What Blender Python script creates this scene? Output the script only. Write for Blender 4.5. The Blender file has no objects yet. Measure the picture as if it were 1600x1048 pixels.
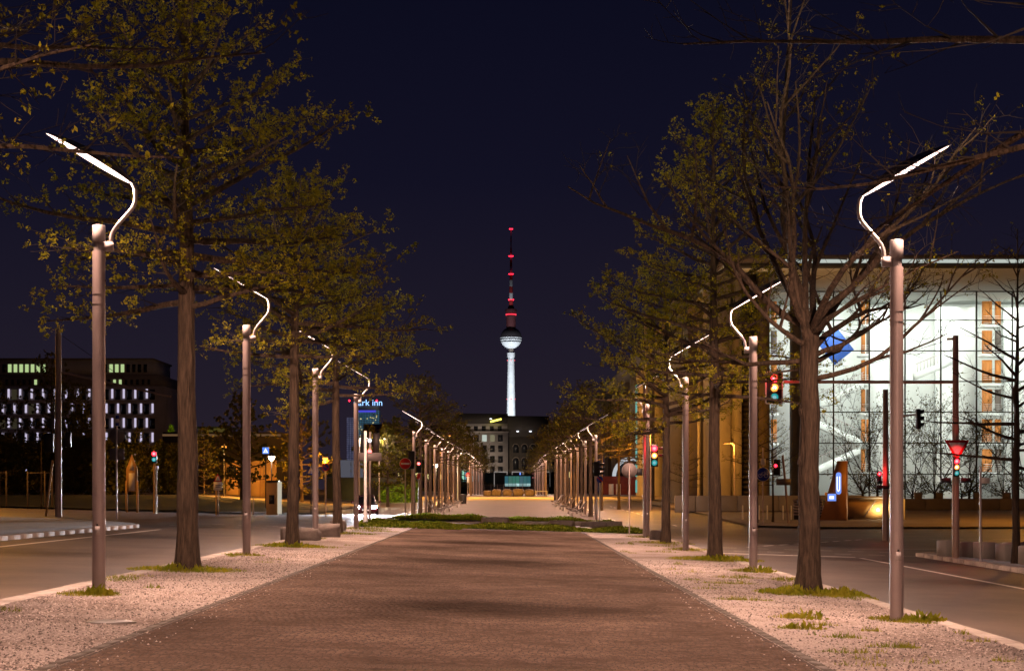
import bpy, math, random
import numpy as np
from mathutils import Vector, Matrix

sc = bpy.context.scene
R = math.radians
# ------------------------------------------------------------------ camera
cam_d = bpy.data.cameras.new('camera')
cam = bpy.data.objects.new('camera', cam_d)
sc.collection.objects.link(cam)
cam.location = (0, 0, 1.6)
cam.rotation_euler = (R(90), 0, 0)
cam_d.sensor_width = 36
cam_d.lens = 63.5
cam_d.shift_y = 0.1525
cam_d.shift_x = 0.002
cam_d.clip_start = 0.1
cam_d.clip_end = 9000
sc.camera = cam
# ------------------------------------------------------------------ world: night sky with city glow
w = bpy.data.worlds.new('World'); sc.world = w; w.use_nodes = True
nt = w.node_tree; nt.nodes.clear()
tc = nt.nodes.new('ShaderNodeTexCoord'); sx = nt.nodes.new('ShaderNodeSeparateXYZ')
rp = nt.nodes.new('ShaderNodeValToRGB'); bg = nt.nodes.new('ShaderNodeBackground'); ow = nt.nodes.new('ShaderNodeOutputWorld')
nt.links.new(tc.outputs['Generated'], sx.inputs[0]); nt.links.new(sx.outputs['Z'], rp.inputs[0])
nt.links.new(rp.outputs[0], bg.inputs[0]); nt.links.new(bg.outputs[0], ow.inputs[0])
e = rp.color_ramp.elements
e[0].position = 0.0; e[0].color = (0.0200, 0.0142, 0.0230, 1)
e[1].position = 0.27; e[1].color = (0.0036, 0.0038, 0.0125, 1)
k = e.new(0.09); k.color = (0.0122, 0.0096, 0.0200, 1)
k = e.new(0.17); k.color = (0.0060, 0.0056, 0.0162, 1)
bg.inputs[1].default_value = 1.0
# ------------------------------------------------------------------ exposure and render settings
vs = sc.view_settings
vs.view_transform = 'Standard'; vs.look = 'None'; vs.exposure = 0.0; vs.gamma = 1.0; vs.use_curve_mapping = False
sc.render.engine = 'CYCLES'
cy = sc.cycles
cy.use_denoising = True
try: cy.denoiser = 'OPENIMAGEDENOISE'
except Exception: pass
cy.use_light_tree = True
cy.max_bounces = 6; cy.diffuse_bounces = 2; cy.glossy_bounces = 2; cy.transmission_bounces = 4; cy.transparent_max_bounces = 8
cy.sample_clamp_indirect = 2.0
cy.caustics_reflective = False; cy.caustics_refractive = False
sc.render.film_transparent = False

COL = sc.collection
rnd = random.Random(7)
def smooth(a, b, x):
    t = min(1, max(0, (x-a)/(b-a))); return t*t*(3-2*t)
def zg(x, y):                       # the street falls gently to the right-hand side
    return -0.03*max(-30, min(18, x))*(1-smooth(95, 140, y))+1.12*smooth(105, 300, y)+max(0, min(1, (-15-x)/15))*smooth(106, 165, y)

# ------------------------------------------------------------------ mesh builder
class MB:
    def __init__(s): s.v = []; s.f = []; s.n = 0
    def add(s, verts, faces):
        verts = np.asarray(verts, dtype=np.float64).reshape(-1, 3)
        s.v.append(verts); o = s.n
        for f in faces: s.f.append([i+o for i in f])
        s.n += len(verts); return s
    def box(s, x0, x1, y0, y1, z0, z1, M=None):
        v = np.array([(x0,y0,z0),(x1,y0,z0),(x1,y1,z0),(x0,y1,z0),(x0,y0,z1),(x1,y0,z1),(x1,y1,z1),(x0,y1,z1)], float)
        if M is not None: v = np.array([tuple(M @ Vector(p)) for p in v])
        return s.add(v, [(0,3,2,1),(4,5,6,7),(0,1,5,4),(1,2,6,5),(2,3,7,6),(3,0,4,7)])
    def bevbox(s, x0, x1, y0, y1, z0, z1, b):
        # box with chamfered vertical and top edges
        P = [(x0+b,y0),(x1-b,y0),(x1,y0+b),(x1,y1-b),(x1-b,y1),(x0+b,y1),(x0,y1-b),(x0,y0+b)]
        cx, cy_ = (x0+x1)/2, (y0+y1)/2
        v = [(p[0],p[1],z0) for p in P]+[(p[0],p[1],z1-b) for p in P]
        Q = [(cx+(p[0]-cx)*(1-2*b/max(x1-x0,1e-6)), cy_+(p[1]-cy_)*(1-2*b/max(y1-y0,1e-6))) for p in P]
        v += [(q[0],q[1],z1) for q in Q]
        f = [tuple(range(7,-1,-1)), tuple(range(16,24))]
        for l in (0, 8):
            for i in range(8): j=(i+1)%8; f.append((l+i,l+j,l+8+j,l+8+i))
        return s.add(v, f)
    def tube(s, pts, rad, n=8, caps=True):
        pts = [Vector(p) for p in pts]; m = len(pts)
        vs_ = []; 
        t0 = (pts[1]-pts[0]).normalized()
        up = Vector((0,0,1)) if abs(t0.z) < 0.9 else Vector((1,0,0))
        a = t0.cross(up).normalized()
        for i in range(m):
            t = (pts[min(i+1,m-1)]-pts[max(i-1,0)])
            if t.length < 1e-9: t = t0
            t = t.normalized()
            a = (a - t*a.dot(t)).normalized(); b = t.cross(a)
            r = rad[i] if hasattr(rad, '__len__') else rad
            for k in range(n):
                q = 2*math.pi*k/n
                vs_.append(pts[i]+a*(math.cos(q)*r)+b*(math.sin(q)*r))
        f = []
        for i in range(m-1):
            for k in range(n):
                j = (k+1)%n
                f.append((i*n+k, i*n+j, (i+1)*n+j, (i+1)*n+k))
        if caps: f.append(tuple(range(n-1,-1,-1))); f.append(tuple(range((m-1)*n, m*n)))
        return s.add([tuple(p) for p in vs_], f)
    def cyl(s, x, y, z0, z1, r0, r1=None, n=16):
        return s.tube([(x,y,z0),(x,y,z1)], [r0, r0 if r1 is None else r1], n)
    def lathe(s, prof, n=24, c=(0,0)):
        v = []; f = []
        for (r, z) in prof:
            for k in range(n):
                q = 2*math.pi*k/n; v.append((c[0]+r*math.cos(q), c[1]+r*math.sin(q), z))
        for i in range(len(prof)-1):
            for k in range(n):
                j = (k+1)%n; f.append((i*n+k, i*n+j, (i+1)*n+j, (i+1)*n+k))
        f.append(tuple(range(n-1,-1,-1))); f.append(tuple(range((len(prof)-1)*n, len(prof)*n)))
        return s.add(v, f)
    def prism(s, poly, y0, y1, M=None):       # polygon in x-z extruded along y (poly counter-clockwise seen from -y)
        n = len(poly)
        v = [(p[0], y0, p[1]) for p in poly]+[(p[0], y1, p[1]) for p in poly]
        if M is not None: v = [tuple(M @ Vector(p)) for p in v]
        f = [tuple(range(n)), tuple(range(2*n-1, n-1, -1))]
        for i in range(n): j=(i+1)%n; f.append((i, n+i, n+j, j))
        return s.add(v, f)
    def disc_y(s, x, y, z, r, n=20, t=0.01):  # disc facing -y, thickness t behind
        return s.prism([(x+r*math.cos(2*math.pi*k/n), z+r*math.sin(2*math.pi*k/n)) for k in range(n)], y, y+t)
    def build(s, name, mat, parent=None, smooth_=False, loc=None):
        V = np.concatenate(s.v) if s.v else np.zeros((0,3))
        me = bpy.data.meshes.new(name)
        nl = sum(len(f) for f in s.f)
        me.vertices.add(len(V)); me.vertices.foreach_set('co', V.ravel().astype(np.float32))
        me.loops.add(nl); me.loops.foreach_set('vertex_index', np.fromiter((i for f in s.f for i in f), dtype=np.int32, count=nl))
        ln = np.array([len(f) for f in s.f], dtype=np.int32)
        me.polygons.add(len(s.f))
        me.polygons.foreach_set('loop_start', np.concatenate([[0], np.cumsum(ln)[:-1]]).astype(np.int32))
        if smooth_: me.polygons.foreach_set('use_smooth', np.ones(len(s.f), dtype=bool))
        me.update(calc_edges=True); me.validate()
        if smooth_: me.set_sharp_from_angle(angle=R(50))
        if mat is not None: me.materials.append(mat)
        return link(name, me, parent, loc)

def link(name, data, parent=None, loc=None):
    o = bpy.data.objects.new(name, data); COL.objects.link(o)
    if parent is not None: o.parent = parent
    if loc is not None: o.location = loc
    return o
def quads_mesh(name, P, mat):                  # P: (N,4,3)
    n = len(P); me = bpy.data.meshes.new(name)
    me.vertices.add(n*4); me.vertices.foreach_set('co', P.reshape(-1).astype(np.float32))
    me.loops.add(n*4); me.loops.foreach_set('vertex_index', np.arange(n*4, dtype=np.int32))
    me.polygons.add(n); me.polygons.foreach_set('loop_start', np.arange(0, n*4, 4, dtype=np.int32))
    me.update(calc_edges=True)
    me.materials.append(mat); return me
def tag(o, label=None, cat=None, group=None, kind=None):
    if label: o['label'] = label
    if cat: o['category'] = cat
    if group: o['group'] = group
    if kind: o['kind'] = kind
    return o
def thing(name, loc, label, cat, group=None, rz=0):
    o = bpy.data.objects.new(name, None); COL.objects.link(o); o.location = loc; o.rotation_euler = (0,0,rz)
    o.empty_display_size = 0.2
    return tag(o, label, cat, group)
def copy_tree(o, parent=None):
    c = o.copy(); COL.objects.link(c)
    if parent is not None: c.parent = parent
    for ch in list(o.children): copy_tree(ch, c)
    return c
ORD = ['first','second','third','fourth','fifth','sixth','seventh','eighth','ninth','tenth','eleventh','twelfth','thirteenth','fourteenth','fifteenth','sixteenth','seventeenth','eighteenth','nineteenth','twentieth']

# ------------------------------------------------------------------ materials
def mat(name, col, rough=0.7, metal=0.0, var=0.0, vscale=4.0, bump=0.0, bscale=40.0, stretch=None, emis=None, estr=0.0, spec=0.3, col2=None, detail=4, bdist=0.02):
    m = bpy.data.materials.new(name); m.use_nodes = True
    n = m.node_tree; p = n.nodes['Principled BSDF']
    p.inputs['Base Color'].default_value = (*col, 1); p.inputs['Roughness'].default_value = rough
    p.inputs['Metallic'].default_value = metal
    p.inputs['Specular IOR Level'].default_value = spec
    if emis is not None:
        p.inputs['Emission Color'].default_value = (*emis, 1); p.inputs['Emission Strength'].default_value = estr
    if var > 0 or bump > 0 or col2:
        t = n.nodes.new('ShaderNodeTexCoord'); mp = n.nodes.new('ShaderNodeMapping')
        n.links.new(t.outputs['Object'], mp.inputs[0])
        if stretch: mp.inputs['Scale'].default_value = stretch
        if var > 0 or col2:
            ns = n.nodes.new('ShaderNodeTexNoise'); ns.inputs['Scale'].default_value = vscale; ns.inputs['Detail'].default_value = detail
            ns.inputs['Roughness'].default_value = 0.65
            n.links.new(mp.outputs[0], ns.inputs['Vector'])
            cr = n.nodes.new('ShaderNodeValToRGB')
            a = tuple(c*(1-var) for c in col); b = col2 if col2 else tuple(min(1, c*(1+var)) for c in col)
            cr.color_ramp.elements[0].position = 0.3; cr.color_ramp.elements[1].position = 0.7
            cr.color_ramp.elements[0].color = (*a, 1); cr.color_ramp.elements[1].color = (*b, 1)
            n.links.new(ns.outputs['Fac'], cr.inputs[0]); n.links.new(cr.outputs[0], p.inputs['Base Color'])
        if bump > 0:
            nb = n.nodes.new('ShaderNodeTexNoise'); nb.inputs['Scale'].default_value = bscale; nb.inputs['Detail'].default_value = 5
            n.links.new(mp.outputs[0], nb.inputs['Vector'])
            bp = n.nodes.new('ShaderNodeBump'); bp.inputs['Strength'].default_value = bump; bp.inputs['Distance'].default_value = bdist
            n.links.new(nb.outputs['Fac'], bp.inputs['Height']); n.links.new(bp.outputs[0], p.inputs['Normal'])
    return m
def emit(name, col, s):
    m = bpy.data.materials.new(name); m.use_nodes = True; n = m.node_tree; n.nodes.clear()
    em = n.nodes.new('ShaderNodeEmission'); o = n.nodes.new('ShaderNodeOutputMaterial')
    em.inputs[0].default_value = (*col, 1); em.inputs[1].default_value = s
    n.links.new(em.outputs[0], o.inputs[0]); return m
def leafmat(name, col, col2):
    m = bpy.data.materials.new(name); m.use_nodes = True; n = m.node_tree; n.nodes.clear()
    o = n.nodes.new('ShaderNodeOutputMaterial'); mx = n.nodes.new('ShaderNodeMixShader')
    d = n.nodes.new('ShaderNodeBsdfDiffuse'); t = n.nodes.new('ShaderNodeBsdfTranslucent')
    tc = n.nodes.new('ShaderNodeTexCoord'); ns = n.nodes.new('ShaderNodeTexNoise'); ns.inputs['Scale'].default_value = 3.0
    cr = n.nodes.new('ShaderNodeValToRGB'); cr.color_ramp.elements[0].color = (*col, 1); cr.color_ramp.elements[1].color = (*col2, 1)
    cr.color_ramp.elements[0].position = 0.35; cr.color_ramp.elements[1].position = 0.65
    n.links.new(tc.outputs['Object'], ns.inputs['Vector']); n.links.new(ns.outputs['Fac'], cr.inputs[0])
    n.links.new(cr.outputs[0], d.inputs[0]); n.links.new(cr.outputs[0], t.inputs[0])
    mx.inputs[0].default_value = 0.45
    n.links.new(d.outputs[0], mx.inputs[1]); n.links.new(t.outputs[0], mx.inputs[2]); n.links.new(mx.outputs[0], o.inputs[0])
    return m
def glassmat(name, tint=(0.9,0.95,0.95), gl=0.10):
    m = bpy.data.materials.new(name); m.use_nodes = True; n = m.node_tree; n.nodes.clear()
    o = n.nodes.new('ShaderNodeOutputMaterial'); mx = n.nodes.new('ShaderNodeMixShader')
    t = n.nodes.new('ShaderNodeBsdfTransparent'); g = n.nodes.new('ShaderNodeBsdfGlossy')
    t.inputs[0].default_value = (*tint, 1); g.inputs['Roughness'].default_value = 0.03
    mx.inputs[0].default_value = gl
    n.links.new(t.outputs[0], mx.inputs[1]); n.links.new(g.outputs[0], mx.inputs[2]); n.links.new(mx.outputs[0], o.inputs[0])
    return m

def gravel_mat():
    m = bpy.data.materials.new('gravel'); m.use_nodes = True; n = m.node_tree; p = n.nodes['Principled BSDF']
    p.inputs['Roughness'].default_value = 0.95; p.inputs['Specular IOR Level'].default_value = 0.1
    t = n.nodes.new('ShaderNodeTexCoord')
    a = n.nodes.new('ShaderNodeTexNoise'); a.inputs['Scale'].default_value = 28; a.inputs['Detail'].default_value = 6; a.inputs['Roughness'].default_value = 0.75
    b = n.nodes.new('ShaderNodeTexNoise'); b.inputs['Scale'].default_value = 0.7; b.inputs['Detail'].default_value = 5
    v = n.nodes.new('ShaderNodeTexVoronoi'); v.inputs['Scale'].default_value = 22
    for q in (a, b, v): n.links.new(t.outputs['Object'], q.inputs['Vector'])
    c1 = n.nodes.new('ShaderNodeValToRGB'); c1.color_ramp.elements[0].color = (0.17,0.13,0.11,1); c1.color_ramp.elements[1].color = (0.74,0.63,0.57,1)
    c1.color_ramp.elements[0].position = 0.34; c1.color_ramp.elements[1].position = 0.62
    c2 = n.nodes.new('ShaderNodeValToRGB'); c2.color_ramp.elements[0].color = (0.62,0.58,0.54,1); c2.color_ramp.elements[1].color = (1,1,1,1)
    c2.color_ramp.elements[0].position = 0.3; c2.color_ramp.elements[1].position = 0.6
    n.links.new(a.outputs['Fac'], c1.inputs[0]); n.links.new(b.outputs['Fac'], c2.inputs[0])
    mx = n.nodes.new('ShaderNodeMix'); mx.data_type = 'RGBA'; mx.blend_type = 'MULTIPLY'; mx.inputs[0].default_value = 1.0
    n.links.new(c1.outputs[0], mx.inputs[6]); n.links.new(c2.outputs[0], mx.inputs[7]); n.links.new(mx.outputs[2], p.inputs['Base Color'])
    bp = n.nodes.new('ShaderNodeBump'); bp.inputs['Strength'].default_value = 0.7; bp.inputs['Distance'].default_value = 0.02
    n.links.new(v.outputs['Distance'], bp.inputs['Height']); n.links.new(bp.outputs[0], p.inputs['Normal'])
    return m
def sett_mat():
    m = bpy.data.materials.new('paving_setts'); m.use_nodes = True; n = m.node_tree; p = n.nodes['Principled BSDF']
    p.inputs['Roughness'].default_value = 0.9; p.inputs['Specular IOR Level'].default_value = 0.0
    t = n.nodes.new('ShaderNodeTexCoord')
    v = n.nodes.new('ShaderNodeTexVoronoi'); v.inputs['Scale'].default_value = 9
    a = n.nodes.new('ShaderNodeTexNoise'); a.inputs['Scale'].default_value = 0.35; a.inputs['Detail'].default_value = 6; a.inputs['Roughness'].default_value = 0.6
    g = n.nodes.new('ShaderNodeTexNoise'); g.inputs['Scale'].default_value = 60; g.inputs['Detail'].default_value = 3
    for q in (a, v, g): n.links.new(t.outputs['Object'], q.inputs['Vector'])
    c1 = n.nodes.new('ShaderNodeValToRGB'); c1.color_ramp.elements[0].color = (0.100,0.071,0.055,1); c1.color_ramp.elements[1].color = (0.25,0.180,0.142,1)
    c1.color_ramp.elements[0].position = 0.3; c1.color_ramp.elements[1].position = 0.7
    n.links.new(a.outputs['Fac'], c1.inputs[0])
    s = n.nodes.new('ShaderNodeSeparateColor'); n.links.new(v.outputs['Color'], s.inputs[0])
    c2 = n.nodes.new('ShaderNodeValToRGB'); c2.color_ramp.elements[0].color = (0.78,0.78,0.78,1); c2.color_ramp.elements[1].color = (1.2,1.18,1.16,1)
    n.links.new(s.outputs[0], c2.inputs[0])
    mx = n.nodes.new('ShaderNodeMix'); mx.data_type = 'RGBA'; mx.blend_type = 'MULTIPLY'; mx.inputs[0].default_value = 1.0
    n.links.new(c1.outputs[0], mx.inputs[6]); n.links.new(c2.outputs[0], mx.inputs[7])
    c3 = n.nodes.new('ShaderNodeValToRGB'); c3.color_ramp.elements[0].color = (0.85,0.85,0.85,1); c3.color_ramp.elements[1].color = (1.12,1.12,1.12,1)
    c3.color_ramp.elements[0].position = 0.35; c3.color_ramp.elements[1].position = 0.65
    n.links.new(g.outputs['Fac'], c3.inputs[0])
    m2 = n.nodes.new('ShaderNodeMix'); m2.data_type = 'RGBA'; m2.blend_type = 'MULTIPLY'; m2.inputs[0].default_value = 1.0
    n.links.new(mx.outputs[2], m2.inputs[6]); n.links.new(c3.outputs[0], m2.inputs[7]); n.links.new(m2.outputs[2], p.inputs['Base Color'])
    bp = n.nodes.new('ShaderNodeBump'); bp.inputs['Strength'].default_value = 0.05; bp.inputs['Distance'].default_value = 0.01; bp.invert = True
    n.links.new(v.outputs['Distance'], bp.inputs['Height']); n.links.new(bp.outputs[0], p.inputs['Normal'])
    return m

M = {}
M['gravel'] = gravel_mat()
M['sett'] = sett_mat()
M['joint'] = mat('joint_sand', (0.060,0.038,0.026), 0.95, var=.2, vscale=8)
M['asphalt'] = mat('asphalt', (0.092,0.068,0.054), 0.55, var=0.4, vscale=0.5, bump=0.35, bscale=90, detail=8, spec=0.4)
M['pave'] = mat('pavement', (0.14,0.115,0.095), 0.85, var=0.25, vscale=1.5, bump=0.3, bscale=30)
M['pave2'] = mat('light_paving', (0.17,0.135,0.115), 0.85, var=0.2, vscale=0.4, bump=0.2, bscale=30)
M['soil'] = mat('soil', (0.035,0.03,0.018), 0.95, var=0.4, vscale=2, bump=0.6, bscale=10)
M['lawn'] = mat('lawn', (0.030,0.034,0.014), 0.95, var=0.4, vscale=1.0, bump=0.8, bscale=8)
M['kerb'] = mat('kerb_granite', (0.42,0.36,0.31), 0.8, var=0.25, vscale=6, bump=0.3, bscale=40)
M['paint'] = mat('road_paint', (0.72,0.68,0.62), 0.6, var=0.15, vscale=5)
M['steel'] = mat('lamp_steel', (0.44,0.345,0.32), 0.42, metal=0.15, var=0.06, vscale=3, spec=0.4)
M['steel_l'] = mat('pale_steel', (0.50,0.43,0.41), 0.45, metal=0.1, var=0.06, vscale=3)
M['shell'] = mat('reflector_outer', (0.10,0.075,0.07), 0.5, metal=0.2)
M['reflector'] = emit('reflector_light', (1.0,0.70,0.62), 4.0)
M['lens'] = emit('uplight_lens', (1.0,0.74,0.50), 9500.0)
M['bark'] = mat('bark', (0.068,0.045,0.029), 0.9, var=0.65, vscale=7, bump=1.0, bscale=8, stretch=(3,3,0.35), bdist=.06)
M['twig'] = mat('twig_bark', (0.032,0.024,0.018), 0.9)
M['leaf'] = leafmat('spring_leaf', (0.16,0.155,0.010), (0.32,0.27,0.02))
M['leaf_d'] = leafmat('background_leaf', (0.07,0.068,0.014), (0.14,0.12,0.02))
M['grass'] = leafmat('grass_blade', (0.15,0.19,0.012), (0.34,0.31,0.03))
M['cover'] = leafmat('ground_cover_leaf', (0.09,0.14,0.012), (0.22,0.24,0.025))
M['hedge'] = leafmat('hedge_leaf', (0.05,0.075,0.010), (0.12,0.14,0.015))
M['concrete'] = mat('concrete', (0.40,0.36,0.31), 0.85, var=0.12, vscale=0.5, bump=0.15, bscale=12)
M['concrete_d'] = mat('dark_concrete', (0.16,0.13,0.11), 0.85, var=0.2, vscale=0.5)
M['stone'] = mat('rough_stone', (0.22,0.18,0.155), 0.9, var=0.3, vscale=3, bump=0.9, bscale=8)
M['dark'] = mat('dark_plastic', (0.02,0.018,0.017), 0.6)
M['darkmetal'] = mat('dark_metal', (0.05,0.04,0.035), 0.5, metal=0.3)
M['brown'] = mat('brown_mast', (0.36,0.25,0.19), 0.5, metal=0.1, var=0.08)
M['white'] = mat('white_paint', (0.78,0.76,0.73), 0.6)
M['hallwhite'] = mat('hall_white', (0.80,0.83,0.80), 0.8, var=0.04, vscale=0.3)
M['wood'] = mat('orange_wood', (0.55,0.20,0.045), 0.55, var=0.25, vscale=1.0, stretch=(4,4,0.4))
M['blue'] = mat('blue_panel', (0.07,0.17,0.62), 0.6)
M['glass'] = glassmat('clear_glass', (0.93,0.96,0.95), 0.05)
M['mull'] = mat('mullion', (0.06,0.055,0.04), 0.5)
M['red'] = mat('sign_red', (0.50,0.02,0.02), 0.45)
M['signwhite'] = mat('sign_white', (0.75,0.68,0.62), 0.5)
M['signblue'] = mat('sign_blue', (0.02,0.04,0.32), 0.45)
M['signback'] = mat('sign_back', (0.16,0.13,0.12), 0.55, metal=0.2)
M['bench'] = mat('bench_slats', (0.10,0.085,0.08), 0.6)
M['redwall'] = mat('red_brick', (0.20,0.045,0.04), 0.85, var=0.2, vscale=2)
M['housegrey'] = mat('grey_render', (0.30,0.27,0.27), 0.85, var=0.1, vscale=0.2)
M['housedark'] = mat('dark_stone', (0.045,0.037,0.032), 0.9, var=0.2, vscale=0.3)
M['roofdark'] = mat('roof_slate', (0.035,0.03,0.03), 0.8)
M['win'] = mat('window_glass', (0.015,0.015,0.018), 0.25, spec=0.35)
M['orangewall'] = mat('rendered_wall', (0.55,0.33,0.13), 0.85, var=0.08, vscale=0.4)
M['tower'] = mat('tower_concrete', (0.55,0.56,0.57), 0.8, var=0.12, vscale=0.08, stretch=(1,1,3))
M['towerband'] = mat('tower_red_band', (0.35,0.03,0.03), 0.6)
M['rust'] = mat('bronze_panel', (0.36,0.17,0.08), 0.5, metal=0.2, var=0.1, vscale=1)
M['e_red'] = emit('lamp_red', (1.0,0.015,0.03), 9.0)
M['e_redcore'] = emit('lamp_red_core', (1.0,0.11,0.11), 6.0)
M['e_amber'] = emit('lamp_amber_core', (1.0,0.62,0.42), 4.0)
M['e_amber2'] = emit('lamp_amber', (1.0,0.30,0.05), 3.0)
M['e_cyan'] = emit('lamp_green', (0.03,0.45,0.45), .7)
M['e_cyancore'] = emit('lamp_green_core', (0.30,0.62,0.66), .8)
M['e_white'] = emit('lamp_white', (0.92,0.92,1.0), 1.6)
M['e_slit'] = emit('lit_slit', (0.82,0.74,1.0), 0.7)
M['e_warm'] = emit('lit_window_warm', (1.0,0.85,0.35), 0.8)
M['e_green'] = emit('lit_window_green', (0.75,1.0,0.45), 0.6)
M['e_teal'] = emit('lit_window_teal', (0.30,0.85,0.75), 0.45)
M['e_blue'] = emit('blue_sign_light', (0.16,0.30,1.0), 1.4)
M['e_ublue'] = emit('blue_sign_body', (0.20,0.34,0.95), 1.0)
M['e_uwhite'] = emit('blue_sign_letter', (0.85,0.88,1.0), 1.6)
M['e_beacon'] = emit('red_beacon', (1.0,0.02,0.05), 5.0)
M['e_yellow'] = emit('yellow_floodlight', (1.0,0.85,0.12), 3.0)
M['e_sodium'] = emit('sodium_bulb', (1.0,0.36,0.05), 3.5)
M['e_globe'] = emit('white_globe', (1.0,0.80,0.62), 14.0)
M['e_head'] = emit('headlight', (0.85,0.88,1.0), 120.0)
M['carpaint'] = mat('car_paint', (0.10,0.02,0.025), 0.25, metal=0.3, spec=0.6)
M['rubber'] = mat('rubber', (0.02,0.02,0.02), 0.8)

# ------------------------------------------------------------------ the setting: ground, roads, pavements
def sheet(name, xs, ys, off, m, kind='structure', parent=None):
    xs = list(xs); ys = list(ys); mb = MB(); v = []; f = []
    for y in ys:
        for x in xs: v.append((x, y, zg(x, y)+off))
    nx = len(xs)
    for j in range(len(ys)-1):
        for i in range(nx-1): f.append((j*nx+i, j*nx+i+1, (j+1)*nx+i+1, (j+1)*nx+i))
    mb.add(v, f); o = mb.build(name, m, parent)
    if kind and parent is None: o['kind'] = kind
    return o
def slab(name, poly, m, parent=None, top=0.0, depth=0.16):     # polygon in x-y with vertical sides, on the sloping street
    mb = MB(); n = len(poly)
    v = [(x,y,zg(x,y)+top) for x,y in poly]+[(x,y,zg(x,y)+top-depth) for x,y in poly]
    f = [tuple(range(n))]
    for i in range(n): j=(i+1)%n; f.append((i, n+i, n+j, j))
    mb.add(v, f); o = mb.build(name, m, parent)
    if parent is None: o['kind'] = 'structure'
    return o
def lin(a, b, n): return [a+(b-a)*i/n for i in range(n+1)]
FX = [-4000,-1500,-600,-250,-120,-60,-30,-15,0,15,18,30,60,120,250,600,1500,4000]
FY = [-300,-100,-30,0,30,60,90]+lin(95,140,9)+lin(150,300,10)+[500,900,1600,2600,4500]
sheet('ground', FX, FY, -0.30, M['soil'])
sheet('road', [-160,-60,-30,-15,0,15,18,30,60,160], [-40,0,40,90]+lin(95,140,9)+lin(150,300,10)+[420,700], -0.11, M['asphalt'])
# the near half of the planted median
slab('gravel_verge', [(-6.35,-30),(5.75,-30),(5.75,75),(5.2,80.5),(4,82),(-5,82),(-6,80.5),(-6.35,75)], M['gravel'])
prom = sheet('promenade', [-3.85,-0.45,2.95], [-30,14.9], 0.006, M['sett'])
# kerb stones and paving setts
def kerb_run(name, x0, x1, ya, yb, step, top, m=M['kerb']):
    root = link(name, None); root['kind'] = 'structure'
    y = ya
    while y < yb-0.01:
        mb = MB(); y2 = min(yb, y+step)
        j = rnd.uniform(-0.006, 0.006)
        z = [zg(x0,y)+top+j, zg(x1,y)+top+j]
        b = 0.012
        mb.add([(x0+b,y+b,z[0]),(x1-b,y+b,z[1]),(x1-b,y2-b,z[1]),(x0+b,y2-b,z[0]),
                (x0,y,z[0]-b),(x1,y,z[1]-b),(x1,y2,z[1]-b),(x0,y2,z[0]-b),
                (x0,y,z[0]-0.2),(x1,y,z[1]-0.2),(x1,y2,z[1]-0.2),(x0,y2,z[0]-0.2)],
               [(0,1,2,3),(0,4,5,1),(1,5,6,2),(2,6,7,3),(3,7,4,0),(4,8,9,5),(5,9,10,6),(6,10,11,7),(7,11,8,4)])
        mb.build('kerb_stone', m, root); y = y2
    return root
kerb_run('kerb', -6.62, -6.355, 18, 82, 1.25, 0.012)
kerb_run('kerb', 5.755, 6.02, 15, 82, 1.25, 0.012)
# narrow edging course between gravel and setts, on both sides
def edging(x0, x1, name):
    root = link(name, None); root['kind'] = 'structure'
    mb = MB(); y = 14.0; k = 0
    while y < 74:
        L = 0.5; z = zg(x0, y)+0.007+rnd.uniform(-.003,.003)
        t = MB().box(x0, x1, y, y+L-0.012, z-0.08, z)
        t.build('edging_stone', M['pave'], root); y += L
    return root
edging(-3.96, -3.86, 'edging'); edging(2.96, 3.06, 'edging')
# small granite setts of the promenade: real stones as far as they can be told apart
unit = MB().add([(-.5,-.5,0),(.5,-.5,0),(.5,.5,0),(-.5,.5,0),(-.46,-.46,1),(.46,-.46,1),(.46,.46,1),(-.46,.46,1)],
                [(4,5,6,7),(0,1,5,4),(1,2,6,5),(2,3,7,6),(3,0,4,7)])
umesh = None
sheet('promenade_surface', lin(-3.85,2.95,4), [50,55,65,75.2], 0.002, M['sett'], parent=prom)
base = sheet('joint_bed', lin(-3.85,2.95,4), [14.9,25,34.6,49.98], 0.0004, M['joint'], parent=prom)
sett_rest = MB(); V = []; Fc = []
y = 14.95; row = 0; nset = 0
while y < 50:
    d = 0.078+rnd.uniform(-.004,.004); x = -3.84+rnd.uniform(0,.04)
    while x < 2.90:
        wd = 0.082+rnd.uniform(-.010,.010)
        if x+wd > 2.95: break
        bow = 0.05*math.sin((x+3.85)*1.9+.6*math.sin(y*.7))+rnd.uniform(-.008,.008)
        cx, cyy = x+wd/2, y+d/2+bow
        z = zg(cx, cyy)+0.0022+rnd.uniform(-.0013,.0013)
        tx, ty = rnd.uniform(-.012,.012), rnd.uniform(-.012,.012)
        if nset < 300 and cyy > 16.05 and abs(cx+0.4) < 3.0:
            if umesh is None:
                o = unit.build('paving_stone', M['sett'], prom); umesh = o.data
            else: o = link('paving_stone', umesh, prom)
            o.location = (cx, cyy, z-0.03); o.scale = (wd*.98, d*.97, 0.03); o.rotation_euler = (ty, tx, 0)
            nset += 1
        else:
            hx, hy = wd*.49, d*.485; b0 = len(V)
            for (a, b_) in ((-1,-1),(1,-1),(1,1),(-1,1)): V.append((cx+a*hx, cyy+b_*hy, z-0.03))
            for (a, b_) in ((-1,-1),(1,-1),(1,1),(-1,1)): V.append((cx+a*hx*.92, cyy+b_*hy*.92, z+a*hx*tx+b_*hy*ty))
            for q in ((4,5,6,7),(0,1,5,4),(1,2,6,5),(2,3,7,6),(3,0,4,7)): Fc.append(tuple(i+b0 for i in q))
        x += wd+0.004
    y += d+0.005; row += 1
sett_rest.add(V, Fc); o = sett_rest.build('paving_stones', M['sett'], prom); o['kind'] = 'stuff'
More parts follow.
